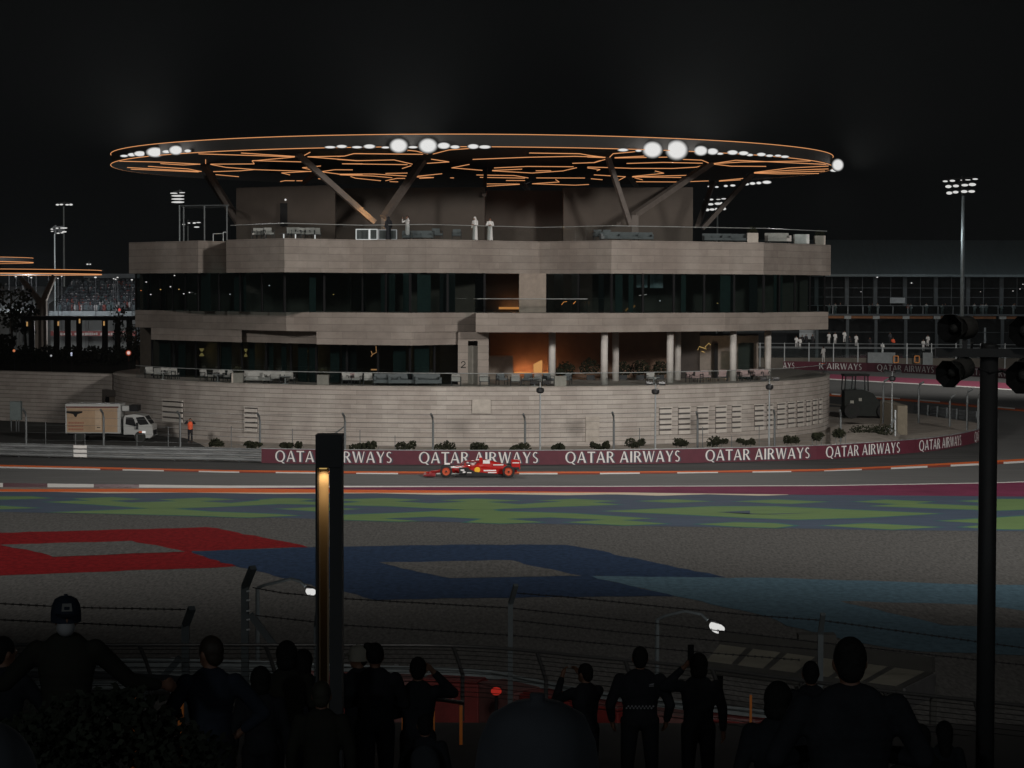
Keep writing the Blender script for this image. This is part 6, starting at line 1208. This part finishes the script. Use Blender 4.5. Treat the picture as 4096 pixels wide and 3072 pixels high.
# light column
D = 17.5; k = D / F; p = at(1316, 1735, D); zb = bz(D) - .05; lc = thing('light_column', 'tall dark square light column with a warm lit recess, left of centre', 'light column', (p.x, D, zb))
CM_ = M('column_metal', (.05, .05, .05), .55, .1); X = lambda px: at(px, 2000, D).x; Zc = lambda y: at(1316, y, D).z
MB().bb(X(1266), X(1372), D - .10, D + .10, Zc(1868), p.z).build('cap', CM_, lc, bevel=.004)
MB().bb(X(1322), X(1371), D - .098, D + .098, zb, Zc(1868.5)).build('solid_side', CM_, lc)
MB().bb(X(1266), X(1274), D - .098, D + .06, zb, Zc(1868.5)).build('fin', CM_, lc)
MB().bb(X(1275), X(1313), D + .04, D + .06, zb, Zc(1868.5)).build('back_plate', M('bronze_plate', (.40, .30, .19), .55, var=.06), lc)
MB().cyl((X(1294), D - .03, Zc(1868) - .012), (X(1294), D - .03, Zc(1868)), .03, n=14).build('downlight', WARMY, lc)
s_ = spot('column_downlight', (X(1294), D - .035, Zc(1868) - .02), (X(1294), D + .045, Zc(2250)), 4.5, 22, 1, (1, .70, .36), .02); spot('column_downlight', (X(1294), D - .035, Zc(1868) - .02), (X(1294), D + .045, Zc(1960)), 2.6, 55, 1, (1, .70, .36), .02)
# loudspeaker pole
D = 20.4; k = D / F; p = at(3957, 1385, D); zb = bz(D) - .05; sp = thing('speaker_pole', 'tall dark pole with a crossbar carrying four octagonal horn loudspeakers', 'speaker pole', (p.x, D, zb))
MB().cyl((p.x, D, zb), (p.x, D, p.z), .082, .080, 20).build('pole', CM_, sp, True); MB().ell((p.x, D, p.z), (.08, .08, .03), 16, 6).build('pole_cap', CM_, sp, True)
a, b = at(3741, 1409, D - .1), at(4180, 1414, D - .1); MB().beam(a, b, .07, .075).build('crossbar', CM_, sp)
HN = M('horn_grey', (.055, .054, .05), .6); HD = M('horn_dark', (.010, .010, .010), .7); HB = M('horn_body', (.10, .095, .085), .6)
def horn(cx_, cy_, dia, yaw, pitch, at_bar):
    c_ = at(cx_, cy_, D - .28); R3 = Matrix.Rotation(yaw, 3, 'Z') @ Matrix.Rotation(PI / 2 + pitch, 3, 'X') @ Matrix.Rotation(PI / 8, 3, 'Z'); r = dia * k / 2
    h = MB(); h.lathe([(r * .99, .0), (r * 1.02, -.02), (r * .62, -.17), (r * .55, -.22)], c_, 8, R3); o = h.build('horn', HN, sp)
    q = MB(); q.lathe([(r * .97, -.005), (r * .40, -.13), (r * .36, -.13), (.0, -.13)], c_, 8, R3); q.build('horn_mouth', HD, o)
    q = MB(); q.lathe([(r * .34, -.128), (r * .30, -.07), (r * .12, -.05), (.0, -.05)], c_, 16, R3); q.build('phase_plug', HN, o)
    q = MB(); q.lathe([(r * .70, -.16), (r * .78, -.20), (r * .78, -.33), (r * .5, -.38), (0, -.38)], c_, 14, R3); q.build('driver', HB, o, True)
    e_ = c_ + R3 @ Vector((0, 0, -.26)); MB().beam(e_, (e_.x, D - .1, a.z), .04).build('yoke', CM_, o)
horn(3797, 1314, 118, -.72, .02, 1); horn(3790, 1498, 114, -.68, .18, 0); horn(4095, 1326, 128, -.35, .05, 1); horn(4090, 1512, 140, -.35, .18, 0)
m = MB(); m.tube([at(3915, 1475, D), at(3960, 1490, D - .1), at(4010, 1484, D), at(4040, 1500, D)], .012, 5); m.build('cable', CM_, sp)
for px in (3885, 3926): MB().beam(at(px, 1392, D - .1), at(px + 4, 1370, D - .15), .02).build('bracket', CM_, sp)
# ------------------------------------------------------------------ the spectators in front
GS = 'spectators on the near bank'
def spec(px, ytop, D, label, h=1.75, **k):
    p = at(px, ytop, D); return person(label, (p.x, D, p.z - h * 1.01), h=h, group=GS, **k)
MASK = M('pale_mask', (.34, .33, .33), .8); KHAKI = M('khaki_cap', (.30, .27, .22), .85)
P1 = spec(264, 2376, 15.3, 'spectator in dark cap and pale face mask facing this way, arms on the rail', 1.78, rz=PI + .15, arms=('lean', 'lean'), top=OLIVE, cap=NAVY, hair=None, face=True, wide=1.02, turn=.1)
hc_ = Vector((0, .02, 1.625)); m = MB(); m.ell(hc_ + Vector((.0, .045, -.068)), (.062, .072, .062), 14, 10, Matrix.Rotation(.1, 3, 'Z')); m.build('face_mask', MASK, P1, True)
m = MB(); P = [hc_ + Matrix.Rotation(.1, 3, 'Z') @ Vector((x, .112 - .03 * abs(x) * 10 * .4 - (z - .05) * .25, z)) for x, z in ((-.035, .045), (.035, .045), (.03, .095), (-.03, .095))]; m.poly(P); m.build('cap_patch', M('cap_patch', (.22, .21, .20), .8), P1)
spec(10, 2539, 18, 'spectator cut off by the left edge, dark hair, turned towards the rail', 1.72, rz=-.3, turn=-.6, arms=('rail', 'rail'))
spec(842, 2536, 16.6, 'spectator in a navy shirt with short brown hair, head turned to the left', 1.68, rz=.15, turn=.75, top=NAVY, hairm=M('brown_hair', (.03, .02, .012), .6), arms=('rail', 'hips'))
spec(1042, 2665, 20, 'small dark haired spectator between the navy shirt and the long haired head', 1.55, hair='big')
spec(1147, 2563, 20.7, 'spectator with a big head of dark hair left of the light column', 1.68, hair='big', top=OLIVE)
spec(1214, 2594, 22.5, 'spectator half hidden behind the big haired one, beside the light column', 1.66, hair='long')
spec(1285, 2718, 16.6, 'short haired child like spectator directly before the foot of the light column', 1.45, top=OLIVE, hairm=M('olive_brown_hair', (.035, .032, .02), .7))
spec(1436, 2578, 24.5, 'spectator in a khaki cap right of the light column, face in profile to the left', 1.72, rz=.3, turn=1.2, cap=KHAKI, hair='short', arms=('rail', 'down'))
spec(1500, 2566, 22.3, 'spectator with a tuft of hair on top, broad dark back, right of the khaki cap', 1.74, hair='bun', wide=1.08, arms=('fold', 'fold'))
spec(1672, 2623, 22.5, 'spectator with the right hand held to the head, arm raised', 1.68, arms=('fold', 'ear'))
# spectator with a grey backpack
b_ = spec(1700, 2850, 17.5, 'low spectator with a rounded grey backpack below the raised arm one', 1.25, wide=.95)
m = MB(); m.ell((0, -.19, 1.22), (.17, .11, .24), 16, 12); m.ell((0, -.24, 1.12), (.13, .09, .14), 12, 8); o = m.build('backpack', SLATE, None, True, off=Vector((0, -.19, 1.22))); s_ = 1.25 / 1.75; o.location = b_.location + Vector((0, -.19, 1.22)) * s_; o.scale = (s_,) * 3; tag(o, 'rounded slate grey backpack worn by the low spectator', 'backpack')
spec(2343, 2649, 25.8, 'slight spectator turned left holding a phone at chest height', 1.58, rz=.5, turn=.4, arms=('phone', 'phone'), hair='short')
i_ = spec(2561, 2581, 25.2, 'broad spectator in a black jacket with chequered band and white logo on the back', 1.80, wide=1.17, arms=(((.275, -.02, 1.13), (.25, .12, .93)),) * 2, feet=.13)
m = MB()
for k in range(16):
    for r_ in range(2):
        if (k + r_) % 2 == 0: x = -.15 + k * .019; m.box((x, -.136 - .012 * (1 - abs(x) / .16), 1.115 + r_ * .02), (.017, .004, .018), mat=Matrix.Rotation(.5, 3, 'Y'))
m.build('chequered_band', M('grey_reflective', (.30, .30, .31), .6), i_)
m = MB(); m.poly([Vector((.085, -.128, 1.36)), Vector((.135, -.118, 1.36)), Vector((.145, -.116, 1.378)), Vector((.10, -.128, 1.372))]); m.poly([Vector((.088, -.13, 1.345)), Vector((.14, -.12, 1.345)), Vector((.14, -.12, 1.354)), Vector((.088, -.13, 1.354))]); m.build('logo', MATS['grey_reflective'], i_)
j_ = spec(2795, 2612, 25, 'spectator in a black jacket lifting a phone beside the head with the left hand', 1.72, arms=('ear', 'down'), hair='big', wide=1.05)
m = MB().bb(-.028, .028, -.005, .005, -.075, .075); q = at(2763, 2612, 25.05); o = m.build('phone', BLACKM, None, bevel=.003); o.location = q; o.scale = (1.25,) * 3; tag(o, 'dark phone held up beside the head of the right hand jacket wearer', 'phone')
spec(3244, 2639, 23, 'spectator with a small round head seen left of the tall near man', 1.74, wide=1.0)
spec(3402, 2539, 12.06, 'tall close spectator with cropped hair and ears showing, largest dark back at right', 1.80, wide=1.28, arms=(((.30, .0, 1.13), (.08, .24, 1.12)),) * 2)
spec(3118, 2726, 15.2, 'spectator with thick dark hair at the left shoulder of the tall near man', 1.60, hair='big', wide=1.1, turn=-.5)
spec(3778, 2881, 19.8, 'small long haired spectator between the tall near man and the speaker pole', 1.35, hair='long', wide=.85)
pp = spec(3720, 2905, 13.6, 'bending spectator in an olive sleeve holding up a lit phone', 1.35, arms=('phone', 'phone'), top=OLIVE, rz=.25, lean=.25)
m = MB().bb(-.045, .045, -.005, .005, -.024, .024); o = m.build('phone', BLACKM, None); q = at(3661, 3038, 13.4); o.location = q; o.scale = (1.45,) * 3; tag(o, 'phone with a lit landscape screen at the lower right', 'phone'); OFF[o.name] = Vector((0, 0, 0))
m = MB(); m.poly([(-.042, -.0056, -.021), (.042, -.0056, -.021), (.042, -.0056, .021), (-.042, -.0056, .021)])
SCRN = M('phone_picture', (.02, .02, .02), .4, emit=(.10, .085, .08), es=.5, var=.6, scale=30); m.build('screen', SCRN, o); m = MB()
for a, b, c_, d_ in ((-.04, -.01, .006, .009), (-.04, -.008, -.004, 0), (.0, .04, .004, .012), (-.038, .02, -.014, -.010)): m.poly([(a, -.0062, c_), (b, -.0062, c_), (b, -.0062, d_), (a, -.0062, d_)])
m.build('screen_lines', glow('screen_pale', (.10, .085, .085)), o)
# two people close in front of the camera: a cap seen from behind and a hooded head
kk = spec(2150, 2790, 3.3, 'close spectator in a dark slate cap with a button, seen from behind at bottom centre', 1.62, cap=SLATE, cap_drop=.09, hair='short', vox=.010, wide=1.1)
spec(-60, 2880, 4.2, 'close spectator in a slate hood at the lower left corner', 1.70, hair='scarf', robe=SLATE, vox=.012, wide=1.15)
# dark shrub at the lower left
t = thing('shrub', 'dark spiky shrub in the lower left corner before the masked spectator', 'shrub', tuple(at(400, 3000, 11.5) - Vector((0, 0, 1.2)))); m = MB(); r8 = random.Random(8)
for px, py, rx in ((120, 2990, .28), (230, 2950, .3), (330, 2900, .28), (430, 2880, .24), (520, 2880, .2), (600, 2960, .22), (700, 3010, .2), (800, 3060, .2), (400, 3020, .4)):
    q = at(px, py, 11.5 + r8.uniform(-.3, .3)); m.leaves(q, (rx, .25, .17), 240, .05, r8, -1)
for px, y0, y1 in ((462, 2860, 2745), (505, 2860, 2790), (545, 2880, 2800), (390, 2850, 2770), (640, 2960, 2830), (660, 2980, 2870)):
    a, b = at(px, y0, 11.5), at(px + 6, y1, 11.5); m.tube([a, a.lerp(b, .6) + Vector((.01, 0, 0)), b], [.006, .005, .003], 4)
    for i in range(26): q = a.lerp(b, i / 26); m.leaves(q, (.03, .03, .02), 1, .04, r8, -1)
m.build('foliage', LEAFB, t)
# ------------------------------------------------------------------ thin night haze round the lamps
import os
HZD = float(os.environ.get('HZD', '.00007'))
if HZD > 0:
    hz = MB().bb(-430, 430, -70, 630, -1, 48).build('haze', bpy.data.materials.new('night_haze')); tag(hz, kind='stuff')
    hm_ = hz.data.materials[0]; hm_.use_nodes = True; nt = hm_.node_tree; nt.nodes.clear(); o = nt.nodes.new('ShaderNodeOutputMaterial'); v = nt.nodes.new('ShaderNodeVolumePrincipled')
    v.inputs['Color'].default_value = (.85, .92, .95, 1); v.inputs['Density'].default_value = HZD; v.inputs['Anisotropy'].default_value = .25; nt.links.new(v.outputs[0], o.inputs['Volume'])
